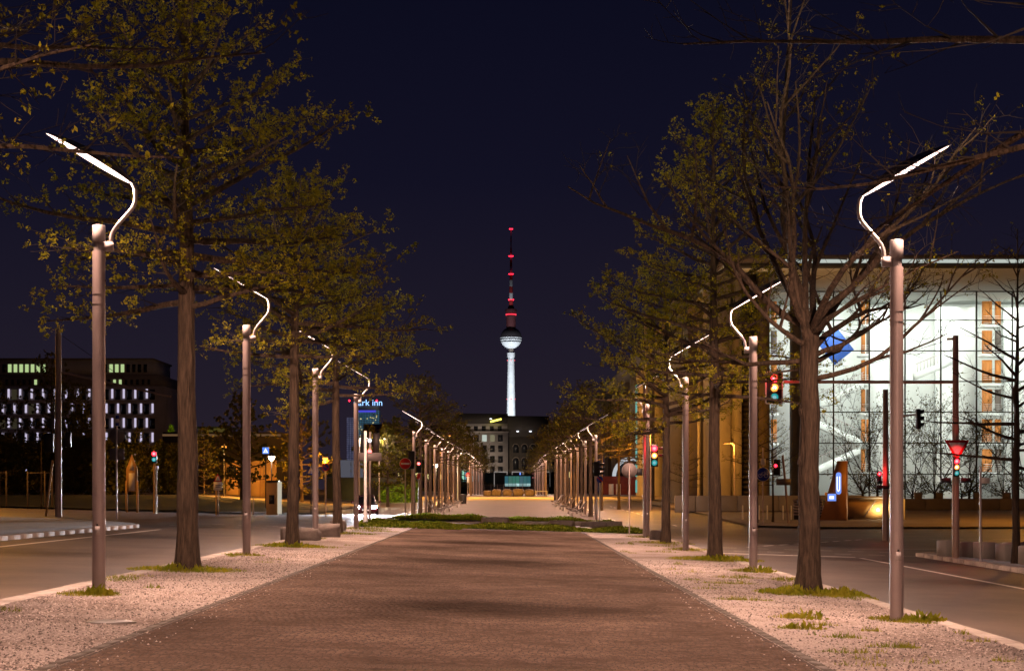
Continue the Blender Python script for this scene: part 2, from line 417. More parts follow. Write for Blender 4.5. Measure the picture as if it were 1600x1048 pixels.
# the next stretches of the median beyond the side street
sheet('median_paving', lin(-6.4,5.8,4), lin(96.8,140,8)+lin(150,207,6), 0.0, M['pave2'])
M['pave3'] = mat('crossing_paving_stone', (.34,.29,.25), .85, var=.2, vscale=.4)
sheet('crossing_paving', [-14,-6,0,6,14], lin(207.1,262,6), -.06, M['pave3'])
sheet('median_paving_far', [-6.2,0,5.6], lin(262,300,5)+[420], 0.0, M['pave'])
kerb_run('kerb', -6.62, -6.4, 97, 207, 4, 0.012); kerb_run('kerb', 5.8, 6.02, 97, 207, 4, 0.012)
kerb_front = MB()
for (xa, xb) in ((-6.6,-3.2),(-3.18,0.1),(0.12,3.0),(3.02,6.0)): kerb_front.box(xa, xb, 96.4, 96.75, -0.3, 0.02)
tag(kerb_front.build('kerb_front', M['kerb']), kind='structure')
# outer pavements with rounded corners at the side street
def rounded(cx, cy_, r, a0, a1, n=10): return [(cx+r*math.cos(R(a0+(a1-a0)*i/n)), cy_+r*math.sin(R(a0+(a1-a0)*i/n))) for i in range(n+1)]
lp = [(-29.9,-30),(-13.8,-30),(-13.8,66)]+rounded(-19.8,66,6,0,90)+[(-29.9,72)]
slab('pavement_left', lp, M['pave'])
slab('pavement_left_outer', [(-90,-30),(-29.9,-30),(-29.9,72),(-90,72)], M['pave'])
rp_ = [(17.9,-30),(17.9,62),(16.5,62)]+rounded(16.5,59,3,90,180)+[(13.5,-30)]
slab('pavement_right', rp_, M['pave'])
slab('pavement_right_outer', [(17.9,-30),(90,-30),(90,62),(17.9,62)], M['pave'])
kerb_run('kerb', -13.79, -13.55, 20, 66, 1.25, 0.012); kerb_run('kerb', 13.25, 13.49, 24, 59, 1.25, 0.012)
sheet('pavement_far_left', [-90,-60,-30,-20,-14.2], lin(106,140,8)+lin(150,168,3), 0.0, M['pave'])
sheet('lawn', [-90,-60,-30,-20,-15.5], lin(113,140,6)+lin(145,168,4), 0.02, M['lawn'])
sheet('plaza_left', [-160,-60,-14.2], lin(168.2,300,9)+[700], 0.0, M['pave'])
sheet('pavement_far_right', [14.0,18,30,60,120], lin(106,140,8)+lin(150,300,10)+[700], 0.0, M['pave2'])
# painted markings
def stripe(name, pts, wd, off=-0.104):
    mb = MB()
    for (x0,y0,x1,y1) in pts:
        dx, dy = x1-x0, y1-y0; L = math.hypot(dx,dy); nx, ny = -dy/L*wd/2, dx/L*wd/2
        c = [(x0-nx,y0-ny),(x1-nx,y1-ny),(x1+nx,y1+ny),(x0+nx,y0+ny)]
        mb.add([(x,y,zg(x,y)+off) for x,y in c], [(0,1,2,3)])
    return tag(mb.build(name, M['paint']), kind='structure')
stripe('edge_line_marking', [(-12.4,10,-12.4,64)], 0.16)
stripe('lane_line_marking', [(10.75,8,10.75,55.3)], 0.16)
stripe('stop_line_marking', [(6.2,56,10.7,56)], 0.4)
stripe('crossing_line_marking', [(x,59.0,x+0.55,59.0) for x in np.arange(6.2,13,1.1)]+[(x,62.5,x+0.55,62.5) for x in np.arange(6.2,13,1.1)], 0.13)
stripe('crossing_line_marking', [(x,71.0,x+0.55,71.0) for x in np.arange(-13.4,-6.8,1.1)]+[(x,74.5,x+0.55,74.5) for x in np.arange(-13.4,-6.8,1.1)], 0.13)
stripe('guide_line_marking', [(8.4+i*0.9,64+i*2.2,8.95+i*0.9,65.4+i*2.2) for i in range(9)]+[(12.5,66,17,70),(18,71,22,74)], 0.13)
stripe('guide_line_marking', [(-20-3*i,86,-18.6-3*i,86) for i in range(12)]+[(14+3*i,86,15.6+3*i,86) for i in range(14)], 0.14)
stripe('far_lane_marking', [(9.6,104+6*i,9.6,107+6*i) for i in range(12)], 0.14)
stripe('far_edge_marking', [(-7.2,106,-7.2,200),(6.6,106,6.6,200)], 0.14)

# ------------------------------------------------------------------ promenade lamps
BEAM = bpy.data.lights.new('lamp_beam', 'SPOT'); BEAM.energy = 2900; BEAM.color = (1.0,.61,.46); BEAM.spot_size = R(116); BEAM.spot_blend = .75; BEAM.shadow_soft_size = .12
def make_lamp(s, detail=True):
    """s=+1: arm swings to +x (left row), reflector rises outwards to -x"""
    t = thing('street_lamp', (0,0,0), 'x', 'street lamp')
    n = 20 if detail else 8
    mb = MB().tube([(0,0,-0.25),(0,0,1.05)], 0.093, n); mb.tube([(0,0,1.05),(0,0,4.83)], [0.0915,0.0905], n)
    pole = mb.build('pole', M['steel'], t, True)
    if detail:
        for z in (4.08, 4.22): MB().tube([(0,0,z),(0,0,z+0.012)], 0.0935, n).build('clamp_band', M['steel'], pole, True)
        b = MB().box(-0.035,0.035,-0.1015,-0.085,0.82,0.94); b.build('access_cover', M['steel_l'], pole)
        MB().box(-0.012,0.012,-0.112,-0.09,0.95,0.975).build('bolt', M['darkmetal'], pole); MB().box(0.09*s-0.01,0.09*s+0.015,-0.01,0.01,4.4,4.43).build('bolt', M['darkmetal'], pole)
    MB().tube([(0,0,4.80),(0,0,4.99)], 0.074, n).build('neck', M['steel_l'], t, True)
    cap = MB().lathe([(0.088,4.955),(0.093,4.965),(0.093,5.185),(0.088,5.197),(0.078,5.2),(0.074,5.18),(0.02,5.175)], n).build('lamp_housing', M['steel_l'], t, True)
    MB().lathe([(0.070,5.19),(0.070,5.196),(0.01,5.198)], 12).build('uplight_lens', M['lens'], cap)
    MB().box(min(0.06*s,0.20*s),max(0.06*s,0.20*s),-0.045,0.045,4.835,4.965).build('bracket', M['steel_l'], t)
    ctrl = [(0.165,4.86),(0.17,5.0),(0.19,5.09),(0.235,5.17),(0.44,5.40),(0.49,5.47),(0.515,5.55),(0.515,5.68),(0.50,5.75),(0.475,5.79)]
    # smooth the control polygon
    pts = ctrl
    for _ in range(2 if detail else 0):
        q = [pts[0]]
        for a, b in zip(pts[:-1], pts[1:]):
            q += [(a[0]*.75+b[0]*.25, a[1]*.75+b[1]*.25), (a[0]*.25+b[0]*.75, a[1]*.25+b[1]*.75)]
        pts = q+[pts[-1]]
    MB().tube([(p[0]*s,0,p[1]) for p in pts], 0.030, 10 if detail else 5).build('arm', M['steel_l'], t, True)
    # leaf-shaped reflector: an arched shell, dark outside, with a lit concave underside
    A = Vector((0.47*s,0,5.79)); B = Vector((-0.74*s,0,6.49)); ax = B-A; up = Vector((ax.z*s,0,abs(ax.x))).normalized()
    NU, NV = (14, 7) if detail else (5, 3)
    def leaf(off, wmul):
        v = []; f = []
        for i in range(NU+1):
            u = i/NU; wd = 0.68*wmul*(math.sin(math.pi*min(0.995,max(0.005,u**0.85)))**0.75)
            for j in range(NV+1):
                q = -1+2*j/NV
                p = A+ax*u+Vector((0,1,0))*(q*wd)+up*(0.12*(1-q*q)*wd/0.68+off)
                v.append(tuple(p))
        for i in range(NU):
            for j in range(NV):
                a = i*(NV+1)+j; f.append((a, a+1, a+NV+2, a+NV+1))
        return v, f
    v, f = leaf(0.016, 1.0); v2, f2 = leaf(0.004, 1.0)
    m = MB(); m.add(v, f); nn = len(v); m.add(v2, [tuple(reversed(q)) for q in f2])
    rim = [i*(NV+1) for i in range(NU+1)]
    m.f += [[a, b, b+nn, a+nn] for a, b in zip(rim[:-1], rim[1:])]+[[b+NV, a+NV, a+nn+NV, b+nn+NV] for a, b in zip(rim[:-1], rim[1:])]
    sh = m.build('reflector_shell', M['shell'], t, True)
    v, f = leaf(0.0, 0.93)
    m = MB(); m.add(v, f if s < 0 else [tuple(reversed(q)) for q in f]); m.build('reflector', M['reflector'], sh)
    for dy in (-1, 1):                      # the reflector throws its light up and down the street
        lo = link('lamp_beam', BEAM, t); lo.location = (-.16*s, .22*dy, 6.02); lo.rotation_euler = (R(40)*dy, R(-4)*s, 0)
    return t
M['reflector'].cycles.emission_sampling = 'FRONT_BACK'
LX, RX = -5.95, 5.35
SP1 = {'left': [(-5.82,25.6),(-5.98,41.0),(-5.98,55.4),(-5.94,69.9)], 'right': [(5.27,24.7),(5.40,40.1),(5.30,54.4),(5.37,70.6)]}; ys2 = [112+15.6*k for k in range(7)]; ys3 = [268+14*k for k in range(10)]
GL = {'left': 'lamps along the left-hand row', 'right': 'lamps along the right-hand row'}
for side, s, X in (('left', 1, LX), ('right', -1, RX)):
    near = make_lamp(s); far = make_lamp(s, False)
    used = {id(near): False, id(far): False}
    def put(proto, y, label, X=X):
        o = proto if not used[id(proto)] else copy_tree(proto)
        used[id(proto)] = True
        o.location = (X+rnd.uniform(-.02,.02), y, zg(X, y)); o.rotation_euler = (0, 0, R(rnd.uniform(-2,2)))
        tag(o, label, 'street lamp', GL[side])
    for i, (x, y) in enumerate(SP1[side]):
        put(near, y, f'tall grey lamp post with curved arm, {ORD[i]} from the viewer in the {side}-hand row', x)
    put(near, 10.4, f'grey curved-arm lamp post just out of view beside the {side}-hand verge')
    for i, y in enumerate(ys2):
        put(far if i > 1 else near, y, f'curved-arm lamp {ORD[i]} beyond the side street, {side} of the promenade')
    for i, y in enumerate(ys3):
        put(far, y, f'tiny distant lamp, {ORD[i]} past the amber-lit crossing on the {side}')

# ------------------------------------------------------------------ trees
def grow(seed, H, zb, Rc, r0, leaf_n=3, leaf_size=0.05, dens=1.0, style='leader', leaf_filter=None, twig_n=4, prim=40, limb=1.0):
    rg = random.Random(seed); ra = np.random.default_rng(seed)
    wood = MB(); fine = MB(); L = []
    def poly(p, d, ln, segs, jit, lift):
        pts = [Vector(p)]; d = Vector(d).normalized()
        for i in range(segs):
            d = (d+Vector((rg.uniform(-jit,jit), rg.uniform(-jit,jit), rg.uniform(-jit,jit)+lift))).normalized()
            pts.append(pts[-1]+d*(ln/segs))
        return pts
    def at(pts, u):
        f = u*(len(pts)-1); i = min(int(f), len(pts)-2); return pts[i].lerp(pts[i+1], f-i), (pts[i+1]-pts[i]).normalized()
    def foliage(pts, n):
        for _ in range(n):
            u = rg.uniform(0.35, 1.0); p, _d = at(pts, u)
            L.append((p.x+rg.gauss(0,.03), p.y+rg.gauss(0,.03), p.z+rg.gauss(0,.03)))
    def secondary(pts, ln, rad, sc_):
        ns = max(3, int(ln*4.2*dens))
        for k in range(ns):
            u = 0.18+0.82*(k+rg.random())/ns; p, d = at(pts, min(1,u))
            lat = d.cross(Vector((0,0,1)));
            if lat.length < .05: lat = Vector((rg.uniform(-1,1), rg.uniform(-1,1), 0))
            lat = lat.normalized()*(1 if (k % 2) else -1)
            dd = d*rg.uniform(.35,.9)+lat*rg.uniform(.5,1)+Vector((0,0,rg.uniform(-.25,.5)))
            l2 = (0.32*ln+0.25)*rg.uniform(.55,1.15)*(1-0.35*u)*sc_
            q = poly(p, dd, l2, 3, .22, .04)
            fine.tube(q, [rad*.42*(1-.6*u)+.003, .0055, .0045, .003], 3, False)
            for t in range(twig_n):
                pp, d3 = at(q, rg.uniform(.25,1)); 
                e = Vector((rg.uniform(-1,1), rg.uniform(-1,1), rg.uniform(-.6,1)))
                tw = poly(pp, d3*.6+e, rg.uniform(.16,.42), 2, .25, .03)
                fine.tube(tw, [.0045, .0035, .002], 3, False)
                foliage(tw, leaf_n)
    # trunk
    lean = (rg.uniform(-.015,.015), rg.uniform(-.015,.015))
    tp = []; tr = []; x = y_ = 0.0
    topH = H if style == 'leader' else zb+0.6
    nseg = 26
    for i in range(nseg+1):
        z = -0.2+(topH+0.2)*i/nseg
        x += rg.uniform(-.012,.012)+lean[0]*topH/nseg; y_ += rg.uniform(-.012,.012)
        zz = max(0, z)
        r = r0*((1-(zz/topH))**0.75*.92+.08) if style == 'leader' else r0*(1-.22*zz/topH)
        if style == 'leader' and zz < zb: r = r0*(1-.28*zz/zb)
        elif style == 'leader': r = r0*.72*((1-(zz-zb)/(topH-zb))**1.1)+.012
        r *= 1+.42*math.exp(-zz/.22)
        tp.append((x, y_, z)); tr.append(r*(1+rg.uniform(-.035,.035)))
    wood.tube(tp, tr, 14)
    T = [Vector(p) for p in tp]
    if style == 'knots' or style == 'fork':
        for k in range(6):
            z = 1.6+.38*k+rg.uniform(-.1,.1); q = (0.1 if k%2 else 3.0)+rg.uniform(-.5,.2)
            p = at(T, (z+.2)/(topH+.2))[0]; rr = r0*.82
            rr *= .82; c = p+Vector((math.cos(q)*rr, math.sin(q)*rr, 0))
            wood.lathe([(.01,c.z-.16),(.05,c.z-.10),(.075,c.z-.02),(.07,c.z+.03),(.04,c.z+.10),(.01,c.z+.15)], 10, (c.x, c.y))
    if style == 'leader':
        for k in range(prim):
            t = ((k+rg.random()*.8)/prim); z = zb+(H*.97-zb)*t
            p, _ = at(T, (z+.2)/(topH+.2))
            az = k*2.399+rg.uniform(-.5,.5)
            prof = (.78+1.5*t) if t < .15 else (max(0,1-(t-.15)/.85))**.75+.07
            ln = Rc*prof*rg.uniform(.72,1.08)
            el = R(-6+ 58*t+rg.uniform(-8,8))
            d = Vector((math.cos(az)*math.cos(el), math.sin(az)*math.cos(el), math.sin(el)))
            pts = poly(p, d, ln, 6, .12, .025)
            rad = (.011+.017*ln*(.8 if t > .5 else 1))*limb
            rr = [rad*(1-.85*i/6)+.003 for i in range(7)]
            wood.tube(pts, rr, 6, False)
            secondary(pts, ln, rad, 1.0)
    else:
        nl = prim
        for k in range(nl):
            az = k*2.399+rg.uniform(-.4,.4)
            t = k/nl
            p, _ = at(T, 1-.22*(1-t)*rg.random()); 
            el = R(rg.uniform(25,72) if k > 5 else rg.uniform(-2,24))
            ln = (H-zb)*(.55+.5*math.sin(el))*rg.uniform(.8,1.05)
            if k <= 5: ln = Rc*rg.uniform(.85,1.1)
            d = Vector((math.cos(az)*math.cos(el), math.sin(az)*math.cos(el), math.sin(el)))
            pts = poly(p, d, ln, 9, .24, .05)
            rad = r0*(.24 if k <= 5 else .33)
            wood.tube(pts, [rad*(1-.9*i/9)+.004 for i in range(10)], 7, False)
            for b in range(6):
                u = .22+.75*(b+rg.random())/6; pp, dd = at(pts, min(1,u))
                e = Vector((rg.uniform(-1,1), rg.uniform(-1,1), rg.uniform(-.2,.8)))
                l2 = ln*.42*(1-.5*u)*rg.uniform(.7,1.2)
                q = poly(pp, dd*.8+e, l2, 5, .15, .05)
                r2 = rad*(1-.85*u)*.65+.005
                wood.tube(q, [r2*(1-.8*i/5)+.003 for i in range(6)], 5, False)
                secondary(q, l2, r2, .9)
    P = np.array(L) if L else np.zeros((0,3))
    if leaf_filter is not None and len(P):
        keep = np.array([leaf_filter(p, rg) for p in P]); P = P[keep]
    N = len(P)
    lv = None
    if N:
        reps = 4; C = np.repeat(P, reps, axis=0)+ra.normal(0,.022,(N*reps,3))
        u = ra.normal(size=(N*reps,3)); u /= np.linalg.norm(u,axis=1,keepdims=True)
        b = ra.normal(size=(N*reps,3)); vv = np.cross(u,b); vv /= np.linalg.norm(vv,axis=1,keepdims=True)
        s_ = leaf_size*ra.uniform(.55,1.15,(N*reps,1))
        lv = np.stack([C-u*s_*.7, C+vv*s_*.38, C+u*s_*.7, C-vv*s_*.38], axis=1)
    return wood, fine, lv
def tree(name, pos, label, group, parts, leafm, rz=0, scale=1.0):
    t = thing(name, pos, label, 'tree', group, rz); t.scale = (scale,)*3
    for nm, me in parts:
        o = link(nm, me, t)
        if nm != 'trunk': o['kind'] = 'stuff'
    return t
def tree_meshes(args, leafm, barkm=None):
    wood, fine, lv = grow(**args)
    a = wood.build('trunk', barkm or M['bark'], None, True); b = fine.build('branches', M['twig'], None, True)
    out = [('trunk', a.data), ('branches', b.data)]
    bpy.data.objects.remove(a); bpy.data.objects.remove(b)
    if lv is not None: out.append(('crown', quads_mesh('crown', lv, leafm)))
    return out
avenue = 'avenue trees between the lamps'
fl = lambda p, rg: True
T1 = tree_meshes(dict(seed=11, H=11.2, zb=4.7, Rc=3.6, r0=.205, leaf_n=4, prim=52, dens=1.05), M['leaf'])
tree('street_tree', (-5.9,33.0,zg(-5.9,33)), 'big leafing street tree with dark straight trunk behind the first left lamp', avenue, T1, None)
T2 = tree_meshes(dict(seed=23, H=9.8, zb=4.8, Rc=3.7, r0=.17, leaf_n=4, prim=44), M['leaf'])
tree('street_tree', (-5.75,47.6,zg(-5.9,47.6)), 'leafing street tree behind the second lamp, beside rough stone blocks', avenue, T2, None, 1.0)
tree('street_tree', (-5.9,62.0,zg(-5.9,62)), 'leafing street tree just left of the white sign post and fourth lamp', avenue, T2, None, 3.4, .95)
# near trees whose branches reach into the top corners of the picture
T0 = tree_meshes(dict(seed=5, H=11.5, zb=4.6, Rc=4.3, r0=.2, limb=.6, leaf_n=2, prim=42, leaf_size=.05, leaf_filter=lambda p, rg: rg.random() < .45), M['leaf'])
tree('street_tree', (-6.1,17.3,zg(-6,17)), 'near tree at upper left whose branches hang over the first lamp', avenue, T0, None, .6)
T0b = tree_meshes(dict(seed=8, H=11.5, zb=5.0, Rc=4.3, r0=.2, limb=.55, leaf_n=1, prim=36, leaf_filter=lambda p, rg: rg.random() < .03), M['leaf'])
tree('street_tree', (5.6,17.6,zg(5.6,17)), 'bare near tree at upper right whose dark branches cross the lamp', avenue, T0b, None, .9)
# right row: an almost bare forked tree, then leafing ones
T1R = tree_meshes(dict(seed=37, H=10.6, zb=4.0, Rc=3.4, r0=.20, leaf_n=2, prim=17, style='fork', dens=.85, twig_n=4, leaf_size=.045,
    leaf_filter=lambda p, rg: rg.random() < (.55 if (p[2] > 7.6 and p[0] > -.6) or (p[0] > 2.0 and p[2] > 5.2) else .06)), M['leaf'])
tree('street_tree', (5.2,31.5,zg(5.2,31.5)), 'nearly bare forked street tree with knotted trunk in front of the glass hall', avenue, T1R, None, 0.4)
T2R = tree_meshes(dict(seed=41, H=12.1, zb=4.2, Rc=3.5, r0=.185, leaf_n=4, prim=54), M['leaf'])
tree('street_tree', (5.4,47.5,zg(5.4,47.5)), 'tall pointed leafing tree behind the second right-hand lamp', avenue, T2R, None)
T3R = tree_meshes(dict(seed=43, H=9.4, zb=3.8, Rc=4.4, r0=.16, leaf_n=4, prim=40), M['leaf'])
tree('street_tree', (5.35,62.2,zg(5.3,62)), 'spreading leafing tree beside the pole with the red signal', avenue, T3R, None, 2.0)
# avenue beyond the side street
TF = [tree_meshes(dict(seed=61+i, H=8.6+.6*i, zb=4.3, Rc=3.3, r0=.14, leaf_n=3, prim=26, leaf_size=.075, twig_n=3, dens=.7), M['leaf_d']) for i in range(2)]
for side, X in (('left', LX), ('right', RX)):
    for i in range(7):
        y = 119.8+15.6*i
        tree('street_tree', (X, y, zg(X,y)), f'small avenue tree {ORD[i]} beyond the side street, {side} of the promenade', avenue, TF[i%2], None, rnd.uniform(0,6), rnd.uniform(.9,1.08))
    for i in range(6):
        y = 275+28*i
        tree('street_tree', (X, y, zg(X,y)), f'tiny far avenue tree, {ORD[i]} past the amber-lit crossing on the {side}', avenue, TF[(i+1)%2], None, rnd.uniform(0,6), rnd.uniform(.9,1.1))
# trees on the far left behind the side street, and around the orange-lit house
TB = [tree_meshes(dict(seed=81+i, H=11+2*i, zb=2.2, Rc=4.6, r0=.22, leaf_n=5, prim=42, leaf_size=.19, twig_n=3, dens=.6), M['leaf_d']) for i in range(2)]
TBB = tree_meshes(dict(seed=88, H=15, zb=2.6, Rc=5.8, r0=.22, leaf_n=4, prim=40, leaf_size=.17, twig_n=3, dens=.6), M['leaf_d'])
back = 'dark trees beyond the side street'
for (x, y, sc_, m_, lb) in [(-52,205,1.15,TBB,'tall dark tree in front of the lit office block, by the mast'),
        (-60,200,1.0,TBB,'dark thin tree at the left edge before the office block'),
        (-56,195,.95,TBB,'dark tree before the left half of the office block'),(-48,200,.9,TBB,'dark tree before the middle of the office block'),
        (-45,190,.9,TB[0],'dark bushy tree below the office block beside the round sign back'),
        (-38,185,.62,TB[1],'low dark tree behind the red pedestrian signal'),
        (-52,180,.6,TB[0],'low dark tree behind the staked saplings'),
        (-31.0,183,.62,TB[1],'dark tree at the left end of the orange wall'),
        (-24.5,165,.95,TB[0],'tree standing in front of the orange wall by the kiosk'),
        (-20.5,178,.85,TB[1],'broad tree above the blue crossing sign'),
        (-18,230,.9,TB[0],'dark tree between the orange house and the tall lamps'),
        (-13.5,215,.8,TB[1],'dim tree over the twin street lights'),
        (-11.5,170,.72,TB[0],'lit green tree behind the no-entry sign'),
        (-16,300,1.0,TB[1],'far tree in front of the brown apartment block'),
        (-22,330,1.1,TB[0],'far tree left of the brown apartment block'),
        (-10,420,1.1,TBB,'very far tree beside the grey house at the street end')]:
    tree('park_tree', (x, y, 0), lb, back, m_, None, rnd.uniform(0,6), sc_)
# dark bushes below the office block
ra = np.random.default_rng(71); n = 4200; q = ra.normal(size=(n,3)); q /= np.linalg.norm(q,axis=1,keepdims=True)
lobes = 1+.18*np.sin(q[:,0]*5+1)*np.cos(q[:,2]*4)+.12*np.sin(q[:,1]*9)
C = q*(ra.uniform(.55,1,n)**.5*lobes)[:,None]*np.array([3.6,2.2,3.0])+np.array([0,0,3.0]); u = ra.normal(size=(n,3))*.17; v = ra.normal(size=(n,3))*.11
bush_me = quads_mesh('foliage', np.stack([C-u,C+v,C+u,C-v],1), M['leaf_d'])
for i, (x, y, sc_) in enumerate(((-66,190,1.15),(-60.5,186,1.0),(-55,188,1.1),(-50,185,.95),(-45,187,1.05),(-40,184,.95),(-35.5,188,.9))):
    t = thing('bush', (x, y, zg(x,y)-.2), f'dark round bush under the office block, {ORD[i]} from the left', 'bush', 'dark bushes on the left', rnd.uniform(0,6)); t.scale = (sc_,)*3
    link('foliage', bush_me, t)['kind'] = 'stuff'; MB().tube([(0,0,-.5),(.1,0,1.5),(0,.1,3)], [.12,.1,.05], 7).build('stem', M['bark'], t)
# small trees and multi-stem shrubs before the glass hall
TS = tree_meshes(dict(seed=95, H=8.0, zb=2.6, Rc=2.3, r0=.085, leaf_n=2, prim=26, leaf_size=.05, twig_n=3, dens=.8), M['leaf'])
hall = 'slim trees in front of the glass hall'
tree('slim_tree', (15.3,112,zg(15.3,112)), 'slim young tree before the orange-lit concrete pillars', hall, TS, None, .3)
tree('slim_tree', (16.6,114,zg(16.6,114)), 'slim young tree next to the blue bicycle sign', hall, TS, None, 2.1, .9)
tree('slim_tree', (12.6,128,0), 'thin bare sapling before the pale concrete fins', hall, TS, None, 4.0, .7)
for i, x in enumerate((7.6, 9.4, 10.7)):
    tree('park_tree', (x, 150+6*i, 0), f'yellow-lit tree left of the round sign back, {ORD[i]} from the far lamps', 'trees at the far corner', TF[i%2], None, rnd.uniform(0,6), 1.0)
TM = [tree_meshes(dict(seed=101+i, H=8.5, zb=.7, Rc=2.0, r0=.10, leaf_n=1, prim=11, style='multi', dens=.9, twig_n=3, leaf_size=.07), M['leaf_d'], M['twig']) for i in range(2)]
for i, (x, y) in enumerate(((29.3,150),(31.0,152),(33.2,149),(35.5,151),(37.0,148),(38.6,152),(41.0,150),(43.2,151))):
    tree('multi_stem_tree', (x, y, 0), f'bare multi-stem tree before the bright glass wall, {ORD[i]} from the blue-lit pylon', hall, TM[i%2], None, rnd.uniform(0,6), rnd.uniform(1.0,1.35))
TRB = tree_meshes(dict(seed=111, H=9.5, zb=2.6, Rc=2.9, r0=.12, leaf_n=1, prim=30, twig_n=3, dens=.6, leaf_filter=lambda p, rg: rg.random() < .08), M['leaf'])
tree('street_tree', (14.35,51.3,zg(14.3,51)), 'bare tree among the concrete blocks at the right edge', avenue, TRB, None, .7)
# staked saplings on the lawn
for i, x in enumerate((-31.5, -29.0)):
    t = thing('staked_sapling', (x+0.3*i, 110.5, zg(x,110.5)), f'young sapling held by wooden stakes on the lawn, {ORD[i]} from the left', 'sapling', 'staked saplings')
    for (a, b) in ((-.75,-.2),(.75,-.2),(.1,.6)):
        MB().cyl(a, b, -.2, 2.2, .05, .045, 8).build('stake', M['pave2'], t)
    MB().tube([(-.75,-.2,2.1),(.75,-.2,2.1)], .03, 6).build('crossbar', M['pave2'], t)
    MB().tube([(0,.1,-.1),(.02,.1,2),(0,.1,4.2)], [.04,.035,.01], 6).build('trunk', M['bark'], t)

# ------------------------------------------------------------------ grass, ground cover, pebbles
def blades(spots, seed, hrange, wrange, broad=0.0):
    ra = np.random.default_rng(seed); out = []
    for (x, y, rx, ry, n) in spots:
        a = ra.uniform(0, 2*math.pi, n); r = np.sqrt(ra.uniform(0,1,n)); px = x+np.cos(a)*r*rx; py = y+np.sin(a)*r*ry
        fall = 1-.65*r**2
        h = ra.uniform(*hrange, n)*fall; wd = ra.uniform(*wrange, n)
        pz = np.array([zg(i, j) for i, j in zip(px, py)])
        yaw = ra.uniform(0, 2*math.pi, n); lean = ra.uniform(.1,.9,n)*h
        dx, dy = np.cos(yaw), np.sin(yaw); la = ra.uniform(0, 2*math.pi, n); lx, ly = np.cos(la)*lean, np.sin(la)*lean
        b = np.stack([px,py,pz-.01],1); s_ = np.stack([dx*wd,dy*wd,np.zeros(n)],1)
        mid = b+np.stack([lx*.45,ly*.45,h*.6],1); tip = b+np.stack([lx,ly,h],1)
        if broad: out.append(np.stack([b, mid-s_, tip, mid+s_],1))
        else: out.append(np.stack([b-s_, b+s_, tip+s_*.15, tip-s_*.15],1))
    return np.concatenate(out)
G = [(-5.85,25.1,.42,.5,240),(-5.9,33.0,1.05,1.0,700),(-6.0,40.5,.5,.5,220),(-5.75,47.4,.95,1.2,500),(-5.2,47.2,.8,.8,160),(-6.0,55,.45,.6,180),
     (-5.8,62,1.3,1.6,500),(-6.25,21.7,.18,.35,70),(-6.3,19.7,.1,.2,25),(-6.3,29.2,.3,.8,120),(-5.6,70,1.0,2.2,500),(-5.0,66.5,.9,1.2,200),
     (5.42,24.8,.48,.62,420),(5.2,31.3,.95,1.15,800),(5.75,30.4,.4,.9,220),(5.4,40.1,.55,.9,320),(5.4,47.2,1.2,1.7,1000),(4.5,46.5,.5,.5,120),(5.45,54.8,.8,1.2,400),
     (5.2,62,1.1,1.6,420),(3.9,24.6,.4,.22,90),(3.6,22.6,.3,.2,70),(3.95,21.3,.25,.15,50),(4.25,20.1,.3,.14,50),(3.6,19.2,.3,.12,40),(3.7,28.6,.5,.15,80),(4.1,34,.6,.2,90),
     (5.35,70,.9,1.5,300),(4.6,36.5,.5,.5,90),(5.6,36.2,.4,.9,160),(5.66,22.6,.1,.25,20),(4.4,52,.5,.5,60),(4.8,58,.5,.5,60)]
rg_ = random.Random(19)
G += [(rg_.choice((rg_.uniform(-6.3,-4.2), rg_.uniform(3.2,5.7), rg_.uniform(3.2,5.7))), 17+rg_.random()**1.3*45, rg_.uniform(.08,.3), rg_.uniform(.06,.2), rg_.randint(6,26)) for _ in range(46)]
go = link('grass', quads_mesh('grass', blades([(a,b,c*1.05,d*1.05,int(n*3)) for (a,b,c,d,n) in G], 3, (.025,.105), (.005,.010)), M['grass']))
tag(go, 'short grass tufts growing round the lamp and tree bases', 'grass', kind='stuff')
W = [(-5.7,25.05,.16,.12,70),(5.65,24.7,.25,.2,90),(5.75,31.0,.3,.4,160),(4.9,31.1,.3,.3,90),(5.5,46.8,.6,.8,300),(5.5,39.9,.3,.5,120)]
go = link('weeds', quads_mesh('weeds', blades([(a,b,c*1.3,d*1.3,n) for (a,b,c,d,n) in W]+[(-5.9,32.6,.8,.5,160),(5.1,31.0,.9,.7,220),(-5.75,47.0,.8,.8,150),(4.0,24.5,.35,.2,50),(3.7,22.5,.25,.15,30)], 4, (.05,.2), (.018,.04), 1), M['grass']))
tag(go, 'leafy weeds at the feet of the posts', 'weeds', kind='stuff')
def bed(x0, x1, y0, y1, n, seed, h):
    ra = np.random.default_rng(seed); px = ra.uniform(x0,x1,n); py = ra.uniform(y0,y1,n)
    mound = .55+.45*np.sin(px*1.7+seed)*np.sin(px*.63+1.3*seed)+.25*ra.random(n)
    pz = np.array([zg(i,j) for i,j in zip(px,py)])+ra.uniform(0,1,n)*h*np.clip(mound,.25,1.2)
    u = ra.normal(size=(n,3)); u[:,2] *= .6; u /= np.linalg.norm(u,axis=1,keepdims=True); b = ra.normal(size=(n,3)); v = np.cross(u,b); v /= np.linalg.norm(v,axis=1,keepdims=True)
    s_ = ra.uniform(.035,.085,(n,1)); C = np.stack([px,py,pz],1)
    return np.stack([C-u*s_, C+v*s_*.6, C+u*s_, C-v*s_*.6],1)
P = np.concatenate([bed(-6.3,5.7,75.6,81.8,15000,2,.22), bed(-6.3,-2.0,73.2,76,2200,5,.2)])
tag(link('ground_cover', quads_mesh('ground_cover', P, M['cover'])), 'strip of green ground cover at the end of the gravel', 'ground cover', kind='stuff')
tag(link('ground_cover', quads_mesh('ground_cover', bed(-6.3,5.7,97.0,103.5,13000,9,.28), M['cover'])), 'second planted strip beyond the fallen stone blocks', 'ground cover', kind='stuff')
